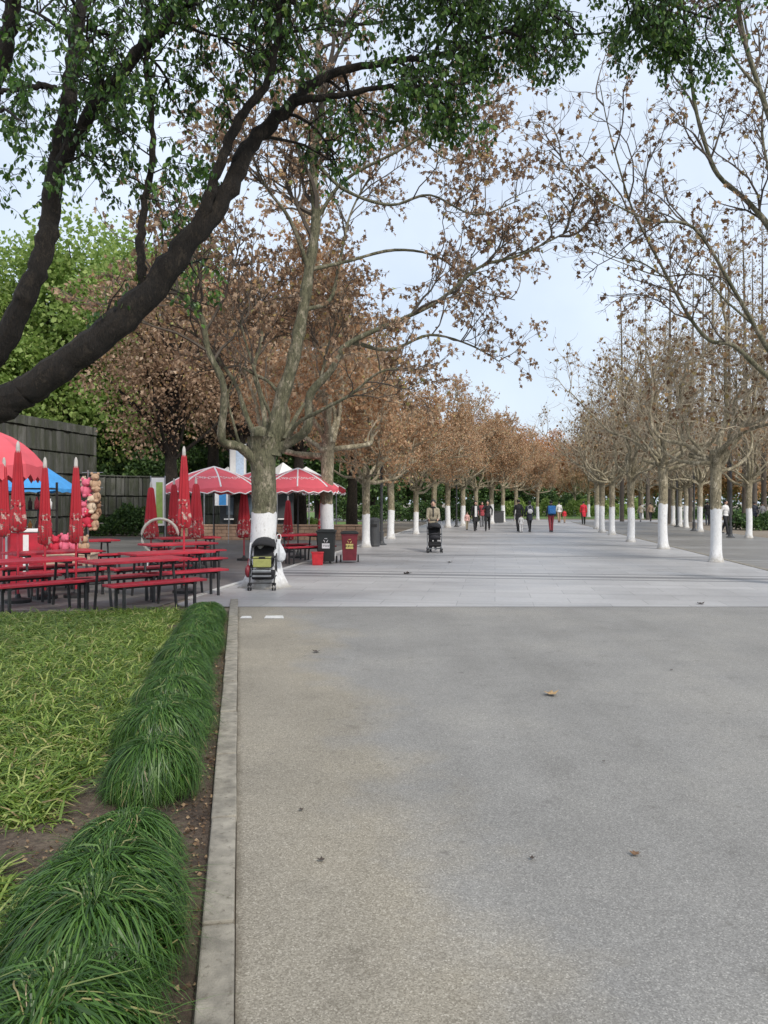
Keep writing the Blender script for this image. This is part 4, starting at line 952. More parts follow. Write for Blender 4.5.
# plush toys: body, ears; hanging on a rack
toy_cols = [('toy_beige',(0.42,0.28,0.18)),('toy_pink',(0.60,0.13,0.20)),('toy_cream',(0.58,0.47,0.34)),('toy_brown',(0.26,0.15,0.09)),('toy_red',(0.50,0.03,0.06))]
t = thing('toy_rack', 'thin metal rack holding hanging plush toys in front of the stone wall', 'rack', W(88,15.2))
m = MB(); m.tube([(0,0,0),(0,0,2.25)], 0.016, 6); 
for z in (1.2,1.55,1.9,2.2): m.tube([(-0.12,0,z),(0.3,0,z)], 0.008, 5)
m.build('frame', M['grey_metal'], t); m = MB(); m.lathe([(0.25,0),(0.25,0.03),(0.02,0.06)], 14); m.build('base', M['black_metal'], t)
def toy(loc, s, ck, label, seed):
    t = thing('plush_toy', label, 'plush toy', loc, rnd.uniform(-0.8,0.8), group='plush toys on sale')
    s *= 0.85; mt = cloth(*toy_cols[ck]); b = MB(); b.ell((0,0,0.12*s), (0.10*s,0.085*s,0.12*s)); 
    for sx in (-1,1):
        b.ell((sx*0.09*s,-0.03*s,0.16*s), (0.04*s,0.035*s,0.07*s)); b.ell((sx*0.06*s,-0.07*s,0.03*s), (0.045*s,0.065*s,0.04*s))
    b.build('body', mt, t, smooth=True)
    hd = MB(); hd.ell((0,-0.01*s,0.30*s), (0.095*s,0.085*s,0.085*s)); hd.ell((0,-0.09*s,0.28*s), (0.035*s,0.03*s,0.028*s)); h_ = hd.build('head', mt, t, smooth=True)
    for sx in (-1,1): e = MB(); e.ell((sx*0.07*s,0,0.38*s), (0.035*s,0.018*s,0.035*s)); e.build('ear', mt, h_, smooth=True)
    return t
toys = [(95,480,15,1.0,0),(86,487,15,1.1,1),(97,492,15,1.0,0),(92,503,15,1.1,2),(84,506,15,0.9,1),(98,507,15.1,0.9,3),(88,517,15,1.1,4),(80,523,15,1.0,2),(95,520,15,1.0,0),(84,480,15.1,0.8,2)]
for i, (x,y,Y,s,ck) in enumerate(toys):
    toy(P(x,y,Y)-Vector((0,0,0.2)), s, ck, '%s plush toy hanging on the rack beside the closed parasol, %s counted from the top' % (['beige','pink','cream','brown','red'][ck], ORD[[q[0] for q in sorted(enumerate(toys), key=lambda e:e[1][1])].index(i)]), i)
# low display table with toys
t = thing('display_table', 'low stall table heaped with beige and pink toys left of the toy rack', 'table', W(62,14.9), 0.1)
m = MB(); m.box((0,0,0.62), (1.25,0.6,0.04)); m.build('table_top', cloth('stall_cloth',(0.58,0.45,0.33)), t, bevel=0.01)
m = MB(); m.box((0,0,0.50), (1.20,0.56,0.20)); m.build('cloth_skirt', cloth('stall_cloth2',(0.5,0.36,0.27)), t)
for sx in (-1,1):
    for sy in (-1,1): m = MB(); m.tube([(sx*0.55,sy*0.24,0),(sx*0.55,sy*0.24,0.41)], 0.018, 6); m.build('leg', M['grey_metal'], t)
for i, (dx,ck,s) in enumerate([(-0.5,0,1.0),(-0.33,2,0.8),(-0.1,4,1.0),(0.08,1,1.1),(0.28,1,1.0),(0.45,0,1.0)]):
    toy(W(62,14.9)+Vector((dx,-0.05,0.64)), s, ck, '%s plush toy sitting on the low stall table, %s from the left' % (['beige','pink','cream','brown','red'][ck], ORD[i]), i)
# white hoop frame
t = thing('hoop_frame', 'white round hoop on a stand behind the red tables', 'hoop', W(160,19.0), 0.15)
m = MB(); m.tube([(0.44*math.cos(a),0,0.77+0.44*math.sin(a)) for a in np.arange(28)*2*math.pi/28], 0.035, 8, closed=True); m.build('ring', cloth('ivory',(0.58,0.55,0.47)), t, smooth=True)
for sx in (-1,1): m = MB(); m.tube([(sx*0.3,0,0),(sx*0.28,0,0.46)], 0.02, 6); m.build('leg', M['white'], t)
m = MB(); m.box((0,0,0.015), (0.8,0.3,0.03)); m.build('base', M['white'], t)
# banner
def banner(label, loc, w, z0, z1, mats, rz=0):
    t = thing('banner', label, 'banner', loc, rz)
    m = MB(); m.box((0,0,(z0+z1)/2), (w,0.02,z1-z0)); m.build('panel', mats[0], t)
    m = MB(); m.box((w*0.12,-0.016,(z0+z1)/2-0.03), (w*0.5,0.012,(z1-z0)*0.86)); m.build('printed_field', mats[1], t)
    for sx in (-1,1): m = MB(); m.tube([(sx*(w/2+0.02),0,0),(sx*(w/2+0.02),0,z1+0.05)], 0.015, 6); m.build('pole', M['grey_metal'], t)
    return t
banner('white banner with a green field behind the closed parasol', W(158,20.4), 0.34, 1.0, 2.27, (M['white'],M['green_panel']))
banner('white and blue banner under the left open parasol', W(221,30), 0.55, 1.5, 2.2, (M['white'],M['blue']))
banner('pale hanging banner above the left open parasol', W(238,34), 0.7, 2.6, 4.2, (M['white'],cloth('pale_blue',(0.50,0.62,0.78))))
# white tents far behind
def tent(label, loc, w, h0, h1, rz=0):
    t = thing('white_tent', label, 'tent', loc, rz, group='white tents behind the parasols')
    m = MB(); k = w/2; m.add([(-k,-k,h0),(k,-k,h0),(k,k,h0),(-k,k,h0),(0,0,h1),(-k,-k,h0-0.25),(k,-k,h0-0.25),(k,k,h0-0.25),(-k,k,h0-0.25)], [(0,1,4,4),(1,2,4,4),(2,3,4,4),(3,0,4,4)][:0] or [(0,1,6,5),(1,2,7,6),(2,3,8,7),(3,0,5,8)])
    m.add([(-k,-k,h0),(k,-k,h0),(k,k,h0),(-k,k,h0),(0,0,h1)], [(0,1,4),(1,2,4),(2,3,4),(3,0,4)]); m.build('roof', M['white'], t)
    for sx in (-1,1):
        for sy in (-1,1): p = MB(); p.tube([(sx*(k-0.03),sy*(k-0.03),0),(sx*(k-0.03),sy*(k-0.03),h0)], 0.03, 6); p.build('post', M['grey_metal'], t)
    return t
tent('white pointed tent behind the parasols, left of the first thick trunk', W(228,36), 2.4, 2.5, 3.3, 0.3)
tent('white tent roof between the two thick trunks, left one', W(283,36), 1.8, 2.6, 3.5, 0.7)
tent('white tent roof between the two thick trunks, right one', W(306,38), 2.4, 2.5, 3.4, 0.4)
# dark kiosk behind
t = thing('kiosk', 'dark kiosk with pale counter behind the red parasols', 'kiosk', W(258,37), 0.1)
m = MB(); m.box((0,0,1.15), (3.4,1.8,2.3)); m.build('wall', cloth('kiosk_dark',(0.05,0.055,0.06)), t)
m = MB(); m.box((0,-0.93,0.85), (3.0,0.3,0.06)); m.build('counter', M['white'], t)
m = MB(); m.box((0,0,2.36), (3.7,2.2,0.1)); m.build('roof', M['post'], t)
m = MB(); m.box((-0.3,-0.912,1.45), (2.2,0.03,0.8)); m.build('window', cloth('kiosk_glass',(0.10,0.13,0.16)), t)
# low brick wall behind the seating
o = MB(); L = 19.0; z = 0
rgw = random.Random(9); L = 8.0
for r_ in range(4):
    x = -L/2-(r_%2)*0.2
    while x < L/2: o.box((x+0.2, 0, 0.075+r_*0.15), (0.385, 0.3, 0.138)); x += 0.4
o.box((0,0,0.64), (L+0.3,0.36,0.06))
tag(o.build('low_wall', simple('buff_brick', (0.27,0.175,0.12), 0.9, var=0.3, scale=2), loc=Vector((-5.0,33.3,0)), bevel=0.005, rotz=-0.05), 'low buff brick wall behind the tables and tree trunks', 'wall')
# railing
# ------------------------------------------------------------------ bins
def wheelie(label, loc, mat, w=0.5, h=0.95, rz=0, word=None, accent=None):
    t = thing('wheelie_bin', label, 'bin', loc, rz, group='wheelie bins by the second tree')
    m = MB(); m.box((0,0,h*0.47+0.03), (w*0.8,w*0.86,h*0.86), taper=1.16); m.box((0,0,h*0.885), (w*0.98,w*1.02,0.05)); m.build('body', mat, t, bevel=0.012)
    m = MB(); m.box((0,-0.01,h*0.93), (w*1.04,w*1.12,0.05)); m.box((0,0.0,h*0.965), (w*0.84,w*0.9,0.035)); m.build('lid', M['bin_black'] if accent is None else accent, t, bevel=0.015)
    m = MB(); m.tube([(-w*0.35,w*0.6,h*0.93),(w*0.35,w*0.6,h*0.93)], 0.016, 8); m.build('handle', M['rubber'], t)
    for sx in (-1,1):
        m = MB(); q = [(sx*w*0.5,w*0.38+0.1*math.cos(a),0.10+0.1*math.sin(a)) for a in np.arange(16)*2*math.pi/16]
        m.tube([(sx*w*0.47,w*0.38,0.10),(sx*w*0.55,w*0.38,0.10)], 0.10, 18); m.build('wheel', M['rubber'], t)
    lab = M['white'] if word[1] == 'w' else cloth('label_yellow',(0.75,0.62,0.22))
    s = MB(); yf = -w*0.43-0.012
    s.box((0,yf-0.012,h*0.52), (0.2,0.006,0.13), Matrix.Rotation(R(-4),3,'X')); lb = s.build('label', lab, t)
    V, Fs = text_verts(word[0], 0.06); q = MB(); q.v.append(np.array([(v.x,yf-0.020,h*0.52+v.y) for v in V], dtype=np.float32)); q.n = len(V)
    for f in Fs: q.l.append(np.array(f)); q.c.append(np.array([len(f)])); q.m.append(np.array([0]))
    q.build('lettering', M['black_metal'], lb)
    s = MB()
    for k in range(3):
        a = R(90+120*k); c = Vector((0.045*math.cos(a),0,0.045*math.sin(a))); dd = Vector((-math.sin(a),0,math.cos(a)))*0.035
        s.tube([Vector((0,yf-0.025,h*0.68))+c-dd, Vector((0,yf-0.025,h*0.68))+c+dd], [0.012,0.006], 4)
    s.build('symbol', lab, t); return t
wheelie('black wheelie bin with a white label, left of the red one', G(326.5,563.5), M['bin_black'], 0.50, 0.92, 0.0, ('干垃圾','w'))
wheelie('dark red wheelie bin with a yellow label, right of the black one', G(349.5,562.5), M['bin_red'], 0.46, 0.86, 0.05, ('有害垃圾','y'))
t = thing('bucket', 'bright red square plastic tub on the ground left of the black bin', 'bucket', G(317.5,565), 0.1)
m = MB(); m.box((0,0,0.16), (0.27,0.27,0.32), taper=1.12); m.build('body', M['bucket'], t, bevel=0.02)
m = MB(); m.box((0,0,0.325), (0.33,0.33,0.025)); m.build('rim', M['bucket'], t, bevel=0.008)
t = thing('litter_bin', 'tall dark grey litter bin beside the third plane tree', 'bin', G(374,546.5))
m = MB(); m.lathe([(0.20,0),(0.22,0.05),(0.21,0.1),(0.21,0.9),(0.23,0.92),(0.23,1.0),(0.1,1.06),(0.001,1.07)], 20); m.build('body', M['post'], t, smooth=False)
m = MB(); m.box((0,-0.215,0.78), (0.22,0.02,0.10)); m.build('opening', M['rubber'], t)
t = thing('litter_bin', 'small dark bin box on the paving between the walkers at the avenue end', 'bin', G(498.5,522.8))
m = MB(); m.box((0,0,0.45), (0.8,0.5,0.84)); m.build('body', M['post'], t, bevel=0.03); m = MB(); m.box((0,0,0.92), (0.86,0.56,0.08)); m.build('lid', M['bin_black'], t, bevel=0.02)
# lamp posts
def lamp(label, loc, h):
    t = thing('street_lamp', label, 'street lamp', loc, group='street lamps')
    m = MB(); m.tube([(0,0,0.0),(0,0,0.5),(0,0,0.52),(0,0,h-0.7)], [0.085,0.085,0.055,0.045], 12); m.build('pole', M['post'], t)
    m = MB(); m.lathe([(0.2,0),(0.2,0.03),(0.12,0.07),(0.09,0.16)], 16); m.build('base', M['post'], t)
    m = MB(); m.lathe([(0.05,h-0.72),(0.09,h-0.68),(0.09,h-0.12)], 14); m.build('lantern', cloth('lantern_glass',(0.25,0.26,0.27)), t)
    m = MB(); m.lathe([(0.001,h),(0.06,h-0.02),(0.13,h-0.09),(0.13,h-0.12),(0.001,h-0.12)], 14); m.build('cap', M['post'], t); return t
lamp('dark lamp post on the left beside the third plane tree and the litter bin', G(381.5,545), 5.2)
lamp('tall dark lamp post on the right, between the white bases and the walkers', G(730.5,537.5), 6.4)
lamp('dark lamp post on the right farther back, left of the pale-trunked tree', G(694,530.8), 6.2)
lamp('thin far lamp post among the outer right row', G(677,527), 6.0)
lamp('far lamp post on the left behind the person with the pram', G(456.5,527), 4.9)

# ------------------------------------------------------------------ pushchairs
def pushchair(label, loc, rz, kind):
    t = thing('pushchair', label, 'pushchair', loc, rz, group='pushchairs')
    fr = M['grey_metal'] if kind != 'parked' else M['black_metal']
    m = MB()
    for sx in (-1,1):
        m.tube(spline([(sx*0.22,-0.30,0.10),(sx*0.23,-0.1,0.42),(sx*0.235,0.22,0.80),(sx*0.235,0.36,1.0)], 4), 0.013, 8)
        m.tube([(sx*0.22,0.33,0.10),(sx*0.235,0.02,0.56)], 0.013, 8)
        m.tube([(sx*0.225,-0.22,0.24),(sx*0.225,0.25,0.24)], 0.010, 6)
    m.tube([(-0.22,-0.30,0.14),(0.22,-0.30,0.14)], 0.011, 6); m.tube([(-0.22,0.33,0.12),(0.22,0.33,0.12)], 0.011, 6)
    m.build('frame', fr, t, smooth=True)
    m = MB(); m.tube(spline([(-0.235,0.36,1.0),(-0.20,0.40,1.03),(0,0.41,1.035),(0.20,0.40,1.03),(0.235,0.36,1.0)], 4), 0.018, 8); m.build('handle', M['rubber'], t, smooth=True)
    m = MB(); m.box((0,0.12,0.68), (0.38,0.05,0.52), Matrix.Rotation(R(-24),3,'X')); m.box((0,-0.08,0.44), (0.38,0.30,0.05)); m.build('seat', M['black_cloth'], t, bevel=0.02)
    # hood: quarter dome
    vs = []; na = 12; nb_ = 6
    for i in range(nb_+1):
        b = R(8+i*16)
        for j in range(na+1):
            a = math.pi*j/na
            vs.append((-0.225*math.cos(a), 0.22-0.34*math.sin(b)*math.sin(a)**0.7-0.02, 0.70+0.26*math.sin(a)**0.6*(0.55+0.45*math.cos(b))))
    fs = [(i*(na+1)+j, i*(na+1)+j+1, (i+1)*(na+1)+j+1, (i+1)*(na+1)+j) for i in range(nb_) for j in range(na)]
    m = MB(); m.add(vs, fs); h = m.build('hood', M['black_cloth'], t, smooth=True); so = h.modifiers.new('s','SOLIDIFY'); so.thickness = 0.008
    m = MB(); m.tube(spline([(-0.21,0.02,0.60),(-0.19,-0.22,0.60),(0,-0.26,0.60),(0.19,-0.22,0.60),(0.21,0.02,0.60)], 4), 0.02, 8); m.build('bumper_bar', M['black_cloth'], t, smooth=True)
    m = MB(); m.box((0,0.02,0.27), (0.40,0.42,0.16)); m.build('basket', M['black_cloth'], t, bevel=0.03)
    m = MB(); m.box((0,-0.31,0.27), (0.34,0.10,0.03)); m.build('footrest', M['grey_metal'] if kind == 'parked' else M['rubber'], t, bevel=0.01)
    if kind == 'parked':
        m = MB(); m.box((0,-0.27,0.50), (0.33,0.04,0.15)); m.box((0,-0.17,0.60), (0.34,0.22,0.03)); m.build('tray', cloth('tray_green',(0.30,0.31,0.10)), t, bevel=0.015)
        m = MB(); m.box((0,-0.34,0.36), (0.34,0.05,0.05)); m.build('leg_rest', M['grey_metal'], t, bevel=0.015)
    else:
        m = MB(); m.ell((0,-0.12,0.52), (0.20,0.18,0.12)); m.build('blanket', cloth('dark_blanket',(0.03,0.03,0.035)), t, smooth=True)
    for sx in (-1,1):
        for sy in (-1,1):
            for dx in (-0.022,0.022):
                c = Vector((sx*0.22+dx, -0.30 if sy < 0 else 0.33, 0.075))
                w = MB(); w.tube([(c.x,c.y+0.062*math.cos(a),c.z+0.062*math.sin(a)) for a in np.arange(16)*2*math.pi/16], 0.013, 6, closed=True); wo = w.build('wheel', M['rubber'], t, smooth=True)
                hb = MB(); hb.tube([c-Vector((0.008,0,0)), c+Vector((0.008,0,0))], 0.045, 12); hb.build('rim', M['grey_metal'], wo)
    return t
gp = G(263.5,589); pushchair('black pushchair with olive tray parked in front of the first white tree base', gp, R(3), 'parked')
t = thing('plastic_bag', 'white plastic bag hanging from the right side of the parked pushchair handle', 'bag', gp+Vector((0.27,0.15,0.52)))
m = MB(); m.lathe([(0.02,0.40),(0.035,0.33),(0.09,0.24),(0.13,0.12),(0.11,0.02),(0.05,-0.02),(0.001,-0.02)][::-1], 30, lobes=5, amp=0.24, scl=(0.85,0.55)); ob = m.build('body', cloth('bag_film',(0.58,0.60,0.62)), t, smooth=True)
tx = bpy.data.textures.new('crumple','CLOUDS'); tx.noise_scale = 0.06; dm = ob.modifiers.new('crumple','DISPLACE'); dm.texture = tx; dm.strength = 0.07
m = MB(); m.tube(spline([(-0.03,0,0.34),(-0.05,0.05,0.46),(0,0.08,0.49),(0.03,0.04,0.44),(0.02,0,0.36)], 4), 0.006, 5); m.build('handle', M['white'], t)
t = thing('red_bag', 'small dark red bag hanging on the left side of the parked pushchair', 'bag', gp+Vector((-0.27,-0.1,0.22)))
m = MB(); m.ell((0,0,0.12), (0.06,0.09,0.12)); m.build('body', M['bin_red'], t, smooth=True); m = MB(); m.tube(spline([(0,-0.05,0.22),(0.01,-0.03,0.33),(0.02,0.03,0.34),(0,0.05,0.22)],3), 0.007, 5); m.build('strap', M['bin_red'], t)
# white cloth wrap round the tree foot
def cloth_skirt(label, base_, r0, r1, h, seed):
    rs = np.random.RandomState(seed); m = MB(); prof = [(r1,0.005),(r1*0.86,0.06),(r1*0.68,0.25),(r1*0.58,0.5),(r0*1.03,h)]
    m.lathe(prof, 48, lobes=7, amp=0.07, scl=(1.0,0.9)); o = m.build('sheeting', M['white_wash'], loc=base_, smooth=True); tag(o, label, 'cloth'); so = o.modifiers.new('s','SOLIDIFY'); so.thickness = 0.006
cloth_skirt('white sheeting spread around the foot of the first plane tree behind the pushchair', b1+Vector((0.02,0.0,0)), 0.26, 0.50, 0.85, 1)

# ------------------------------------------------------------------ people
def capsule(mb, a, b, ra, rb, n=12):
    a = Vector(a); b = Vector(b); d = b-a; L = max(d.length, 1e-4); q = d.normalized().to_track_quat('Z','Y').to_matrix()
    prof = [(max(1e-4, ra*math.sin(t)), -ra*math.cos(t)) for t in np.linspace(0, math.pi/2, 4)]+[(max(1e-4, rb*math.cos(t)), L+rb*math.sin(t)) for t in np.linspace(0, math.pi/2, 4)]
    mb.lathe(prof, n, c=a, mtx=q)
def fuse(mb, name, mat, parent, voxel, iters=4):
    o = mb.build(name, mat); r = o.modifiers.new('r','REMESH'); r.mode = 'VOXEL'; r.voxel_size = voxel; r.use_smooth_shade = True
    s = o.modifiers.new('s','SMOOTH'); s.iterations = iters; s.factor = 0.5
    dg = bpy.context.evaluated_depsgraph_get(); me = bpy.data.meshes.new_from_object(o.evaluated_get(dg)); 
    me.name = name; old = o.data; o.modifiers.clear(); o.data = me; bpy.data.meshes.remove(old); o.parent = parent
    return o
def person(label, loc, rz, top, bottom, coat=0.0, stride=0.3, arms='swing', hair='short', scale=1.0, vox=0.014, hood=False, faceparts=False, slim=1.0):
    t = thing('person', label, 'person', loc, rz, group='people on the avenue'); t.scale = (scale,)*3
    s = stride; legs = []
    for sx, a in ((-1, s), (1, -s)):
        hip = Vector((sx*0.09,0,0.90)); kn = hip+Vector((sx*0.0,-math.sin(a)*0.43,-math.cos(a)*0.43)); a2 = a-abs(s)*0.5-0.03
        an = kn+Vector((0,-math.sin(a2)*0.42,-math.cos(a2)*0.42)); legs.append([hip,kn,an])
    dz = 0.075-min(l[2].z for l in legs); 
    for l in legs:
        for k in range(3): l[k] = l[k]+Vector((0,0,dz))
    zb = dz; 
    arm = []
    for sx in (-1,1):
        sh = Vector((sx*0.165,0.01,1.385+zb))
        if arms == 'push': el = sh+Vector((sx*0.03,-0.07,-0.26)); wr = Vector((sx*0.16,-0.30,1.07+zb))
        elif arms == 'phone': el = sh+Vector((sx*0.05,-0.06,-0.27)); wr = Vector((sx*0.05,-0.24,1.25+zb))
        elif arms == 'up': el = sh+Vector((sx*0.10,-0.16,-0.16)); wr = Vector((sx*0.03,-0.14,1.42+zb)) if sx < 0 else sh+Vector((0.08,-0.05,-0.5))
        else: a = -sx*s*0.8; el = sh+Vector((sx*0.06,math.sin(a)*0.26,-0.27)); wr = el+Vector((sx*0.0,-0.05+math.sin(a)*0.10,-0.24))
        arm.append((sh,el,wr))
    b = MB()
    def torso(mb, g=0.0):
        mb.ell((0,0,0.95+zb), (0.15*slim+g,0.105+g,0.12+g)); mb.ell((0,0,1.10+zb), (0.13*slim+g,0.095+g,0.15+g)); mb.ell((0,0.0,1.27+zb), (0.145*slim+g,0.105+g,0.16+g))
        capsule(mb, (-0.13,0.01,1.39+zb), (0.13,0.01,1.39+zb), 0.05+g, 0.05+g)
    torso(b); capsule(b, (0,0.01,1.40+zb), (0,-0.005,1.52+zb), 0.052, 0.048)
    hc = Vector((0,-0.015,1.595+zb)); b.ell(hc, (0.074,0.092,0.11)); b.ell(hc+Vector((0,-0.02,-0.065)), (0.05,0.062,0.05))
    capsule(b, hc+Vector((0,-0.085,0.01)), hc+Vector((0,-0.103,-0.025)), 0.009, 0.014, 8)
    for sx in (-1,1): b.ell(hc+Vector((sx*0.075,0.01,-0.01)), (0.012,0.02,0.03), 8)
    for l in legs:
        capsule(b, l[0], l[1], 0.082, 0.055); capsule(b, l[1], l[2], 0.055, 0.037); capsule(b, l[2]+Vector((0,0.02,-0.04)), l[2]+Vector((0,-0.13,-0.045)), 0.034, 0.03)
    for k, (sh,el,wr) in enumerate(arm):
        sx = -1 if k == 0 else 1
        capsule(b, sh, el, 0.045, 0.036); capsule(b, el, wr, 0.036, 0.025)
        d = (wr-el).normalized(); side = d.cross(Vector((sx,0,0.01))).normalized()
        if side.length < 0.5: side = Vector((0,-1,0))
        pc = wr+d*0.05; b.ell(pc, (0.018,0.036,0.045), 8, mtx=d.to_track_quat('Z','Y').to_matrix())
        for f in range(4):
            o0 = wr+d*0.075+side*(f-1.5)*0.019; cur = Vector((-sx*0.02,0,0)); ln = (0.055,0.065,0.06,0.045)[f]
            capsule(b, o0, o0+d*ln*0.55, 0.009, 0.0085, 6); capsule(b, o0+d*ln*0.55, o0+d*ln+cur, 0.0085, 0.007, 6)
        capsule(b, wr+d*0.025+side*0.03, wr+d*0.06+side*0.055, 0.011, 0.008, 6)
    body = fuse(b, 'body', M['skin'], t, vox*0.7, 3)
    j = MB(); torso(j, 0.016)
    for sh,el,wr in arm: capsule(j, sh, el, 0.056, 0.048); capsule(j, el, el.lerp(wr,0.93), 0.048, 0.039)
    capsule(j, (0,0.012,1.42+zb), (0,0.005,1.475+zb), 0.068, 0.062)
    if coat > 0:
        zc = 0.95+zb
        j.lathe([(0.001,zc-coat),(0.185,zc-coat),(0.175,zc-coat*0.5),(0.165,zc),(0.001,zc+0.05)], 20, scl=(1,0.82))
    if hood: j.ell((0,0.075,1.47+zb), (0.10,0.06,0.07))
    jo = fuse(j, 'jacket', top, t, vox, 3)
    if faceparts:
        q = MB(); q.tube([(0.078*math.cos(a), 0.004+0.072*math.sin(a), 1.455+zb-0.012*math.sin(a)) for a in np.arange(18)*2*math.pi/18], 0.02, 8, closed=True)
        q.build('collar', M['black_cloth'], jo, smooth=True)
        q = MB(); q.ell((0,-0.062,1.27+zb), (0.035,0.072,0.20), 14); q.build('shirt_front', M['black_cloth'], jo, smooth=True)
    p = MB(); p.ell((0,0,0.92+zb), (0.16*slim,0.117,0.11))
    for l in legs: capsule(p, l[0], l[1], 0.094, 0.068); capsule(p, l[1], l[2]+Vector((0,0,0.03)), 0.068, 0.056)
    fuse(p, 'trousers', bottom, t, vox, 3)
    for l in legs: q = MB(); capsule(q, l[2]+Vector((0,0.03,-0.035)), l[2]+Vector((0,-0.15,-0.042)), 0.043, 0.036); q.box(l[2]+Vector((0,-0.06,-0.068)), (0.085,0.26,0.014)); fuse(q, 'shoe', cloth('shoe',(0.04,0.04,0.045)), t, 0.012, 1)
    h = MB(); h.ell(hc+Vector((0,0.02,0.042)), (0.097,0.100,0.100))
    if hair == 'long': h.ell(hc+Vector((0,0.055,-0.08)), (0.085,0.055,0.14))
    if hair == 'bun': h.ell(hc+Vector((0,0.10,0.06)), (0.045,0.045,0.045))
    fuse(h, 'hair', M['hair'], t, 0.012, 1)
    if faceparts:
        for sx in (-1,1): e = MB(); e.ell(hc+Vector((sx*0.03,-0.083,0.012)), (0.013,0.009,0.007), 8); e.build('eye', M['eye'], t, smooth=True)
        e = MB(); e.ell(hc+Vector((0,-0.092,-0.05)), (0.022,0.008,0.006), 8); e.build('mouth', cloth('lips',(0.4,0.12,0.11)), t, smooth=True)
    return t
K = cloth('cloth_black',(0.018,0.018,0.02)); BG = cloth('cloth_beige',(0.30,0.26,0.19)); RD = cloth('cloth_red',(0.62,0.03,0.05)); NV = cloth('cloth_navy',(0.04,0.045,0.06)); WH = cloth('cloth_white',(0.66,0.65,0.64))
GR = cloth('cloth_grey',(0.18,0.18,0.19)); PK = cloth('cloth_pink',(0.62,0.36,0.33)); BL = cloth('cloth_blue',(0.05,0.20,0.50)); TN = cloth('cloth_tan',(0.35,0.24,0.16)); DR = cloth('cloth_dark_red',(0.30,0.05,0.06))
gq = G(434.5,552.5); pushchair('black pushchair with silver frame being pushed along the avenue', gq, R(-2), 'pushed')
person('person in beige jacket pushing the black pushchair towards the camera', gq+Vector((0,0.72,0)), R(-2), BG, K, 0.0, 0.28, 'push', 'bun', 0.99, 0.011, faceparts=True)
person('person in a black coat with pale scarf walking beside a small child', G(475.5,531), 0.1, K, K, 0.42, 0.3, 'swing', 'long', 1.0)
t = thing('scarf', 'pale long scarf hanging down the front of the walker in the black coat', 'scarf', G(475.5,531)); m = MB(); m.box((0.0,-0.165,1.12), (0.13,0.03,0.62)); m.build('cloth', WH, t, bevel=0.012)
person('small child in pink and beige left of the walker in the black coat', G(467,530), 0.2, PK, BG, 0.1, 0.2, 'swing', 'short', 0.62)
person('person in grey half hidden behind the couple in black', G(482,527), 0.0, DR, GR, 0.2, 0.2, 'swing', 'long', 0.98)
person('person in a black jacket and trousers, right one of the couple in black', G(487.5,531), -0.15, K, K, 0.15, 0.35, 'up', 'short', 1.02)
person('person in black behind the white bag, left of the pair in mid avenue', G(518.5,532), R(180), K, K, 0.3, 0.3, 'swing', 'short', 1.04)
person('small child in white beside the person in black in mid avenue', G(521,532.5), R(170), WH, WH, 0.15, 0.2, 'swing', 'short', 0.55)
person('person in a dark coat carrying a pale bag, right of the child in white', G(529.5,532), R(185), NV, K, 0.3, 0.35, 'swing', 'long', 1.0)
t = thing('shoulder_bag', 'pale bag on the back of the person in the dark coat', 'bag', G(529.5,532)+Vector((0,-0.21,1.0))); m = MB(); m.ell((0,0,0.14), (0.15,0.07,0.14)); m.build('body', WH, t, smooth=True); m = MB(); m.tube(spline([(-0.1,0,0.24),(-0.12,0.05,0.4),(0.05,0.1,0.48),(0.12,0.02,0.25)],4), 0.01, 5); m.build('strap', WH, t)
person('person in red trousers walking away with a blue backpack', G(551,532), R(180), NV, DR, 0.05, 0.22, 'swing', 'short', 1.0)
t = thing('backpack', 'bright blue backpack worn by the walker in red trousers', 'backpack', G(551,532)+Vector((0,-0.2,0.98)))
m = MB(); m.box((0,-0.02,0.24), (0.42,0.20,0.46)); m.build('body', BL, t, bevel=0.05); m = MB(); m.box((0,-0.135,0.17), (0.30,0.05,0.22)); m.build('pocket', BL, t, bevel=0.02)
for sx in (-1,1): m = MB(); m.tube(spline([(sx*0.12,0.08,0.08),(sx*0.15,0.20,0.2),(sx*0.13,0.26,0.42),(sx*0.12,0.10,0.46)],4), 0.02, 6); m.build('strap', M['black_cloth'], t)
person('person in a pale top farther off, right of the blue backpack', G(559,522.5), R(180), WH, TN, 0.1, 0.2, 'swing', 'short', 0.98)
person('small child in red farther off, right of the blue backpack', G(564.5,522.8), R(180), RD, TN, 0.1, 0.2, 'swing', 'short', 0.62)
person('person in a long bright red coat and dark trousers near the right row', G(583.5,524.4), R(170), RD, K, 0.38, 0.25, 'swing', 'short', 1.0)
person('person in dark clothes between the right rows, left of the nearest white base', G(707.5,525.5), R(160), K, NV, 0.2, 0.3, 'swing', 'short', 1.0)
person('person in white top and black trousers beside the tall lamp post', G(725.5,534.5), R(30), WH, K, 0.0, 0.3, 'swing', 'long', 1.02)
person('person in dark clothes far right behind the outer white base', G(754.5,527), R(150), NV, K, 0.2, 0.3, 'swing', 'short', 0.98)
person('person in grey at the far right edge group', G(762.5,527.2), R(200), GR, BL, 0.1, 0.3, 'swing', 'short', 0.95)
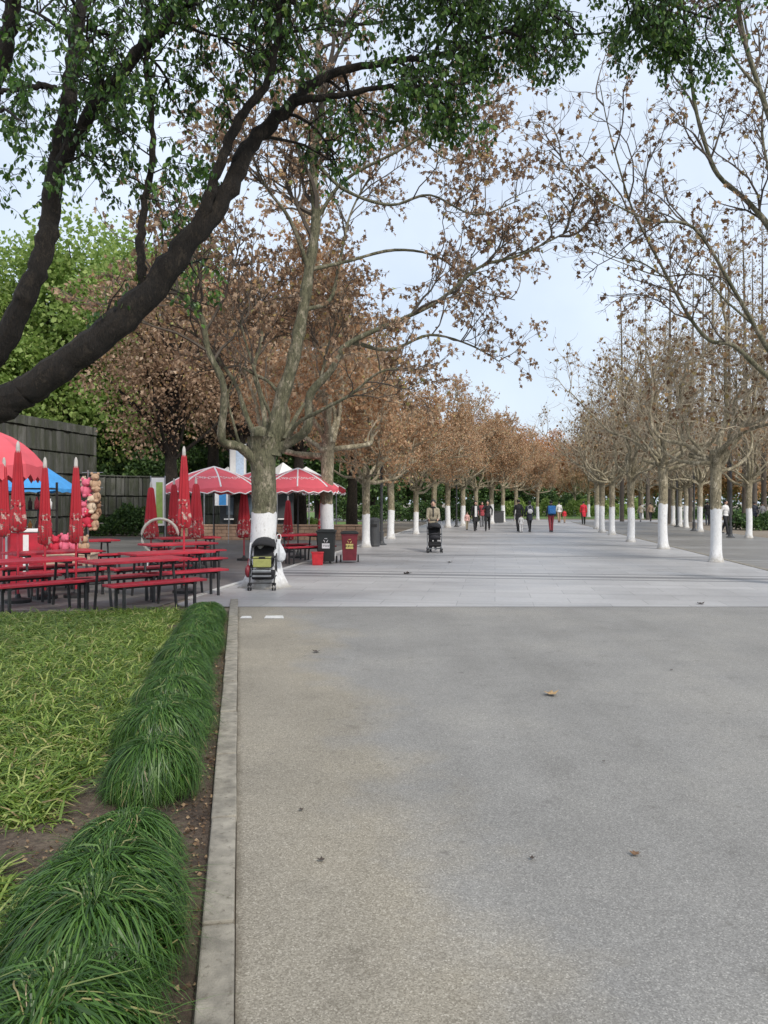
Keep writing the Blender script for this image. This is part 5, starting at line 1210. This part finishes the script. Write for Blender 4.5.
person('tiny far person in brown between the second and third right trunks', G(650.5,521.5), R(180), TN, K, 0.1, 0.3, 'swing', 'short', 0.95)
person('tiny far person in beige left of the one in brown', G(640.5,521.8), R(180), BG, GR, 0.1, 0.3, 'swing', 'short', 0.9)

# ------------------------------------------------------------------ light, sky, camera
w = bpy.data.worlds.new('World'); scene.world = w; w.use_nodes = True; nt = w.node_tree; nt.nodes.clear()
SE, SR = R(42), R(150)
sky = N(nt, 'ShaderNodeTexSky'); sky.sky_type = 'NISHITA'; sky.sun_disc = False; sky.sun_elevation = SE; sky.sun_rotation = SR; sky.air_density = 1.0; sky.dust_density = 3.0; sky.ozone_density = 1.0
tc = N(nt, 'ShaderNodeTexCoord'); n1 = noise(nt, tc.outputs['Generated'], 2.2, 6, 0.55)
veil = ramp(nt, n1, [(0.35, (0.60,)*3), (0.7, (0.92,)*3)])
c = mixc(nt, veil, sky.outputs[0], (6.5,7.3,8.5))
bg = N(nt, 'ShaderNodeBackground'); bg.inputs[1].default_value = 0.11; nt.links.new(c, bg.inputs[0])
out = N(nt, 'ShaderNodeOutputWorld'); nt.links.new(bg.outputs[0], out.inputs[0])
sl = bpy.data.lights.new('sun', 'SUN'); sl.energy = 2.1; sl.angle = R(10); sl.color = (1,0.94,0.85)
so = bpy.data.objects.new('sun', sl); col.objects.link(so)
az = SR  # sun_rotation measured from +Y clockwise
d = Vector((math.sin(az)*math.cos(SE), math.cos(az)*math.cos(SE), math.sin(SE)))
so.rotation_euler = d.to_track_quat('Z','Y').to_euler(); so.location = d*50
cam = bpy.data.cameras.new('camera'); co = bpy.data.objects.new('camera', cam); col.objects.link(co)
co.location = (0,0,H); co.rotation_euler = (R(90),0,0)
cam.sensor_fit = 'VERTICAL'; cam.sensor_height = 36; cam.lens = 36*F/1024; cam.shift_y = -(512-HY)/1024; cam.clip_end = 3000; cam.clip_start = 0.05
scene.camera = co
scene.view_settings.view_transform = 'Standard'; scene.view_settings.look = 'None'; scene.view_settings.exposure = 0.42; scene.view_settings.gamma = 1; scene.view_settings.use_curve_mapping = False
print('objects', len(bpy.data.objects))
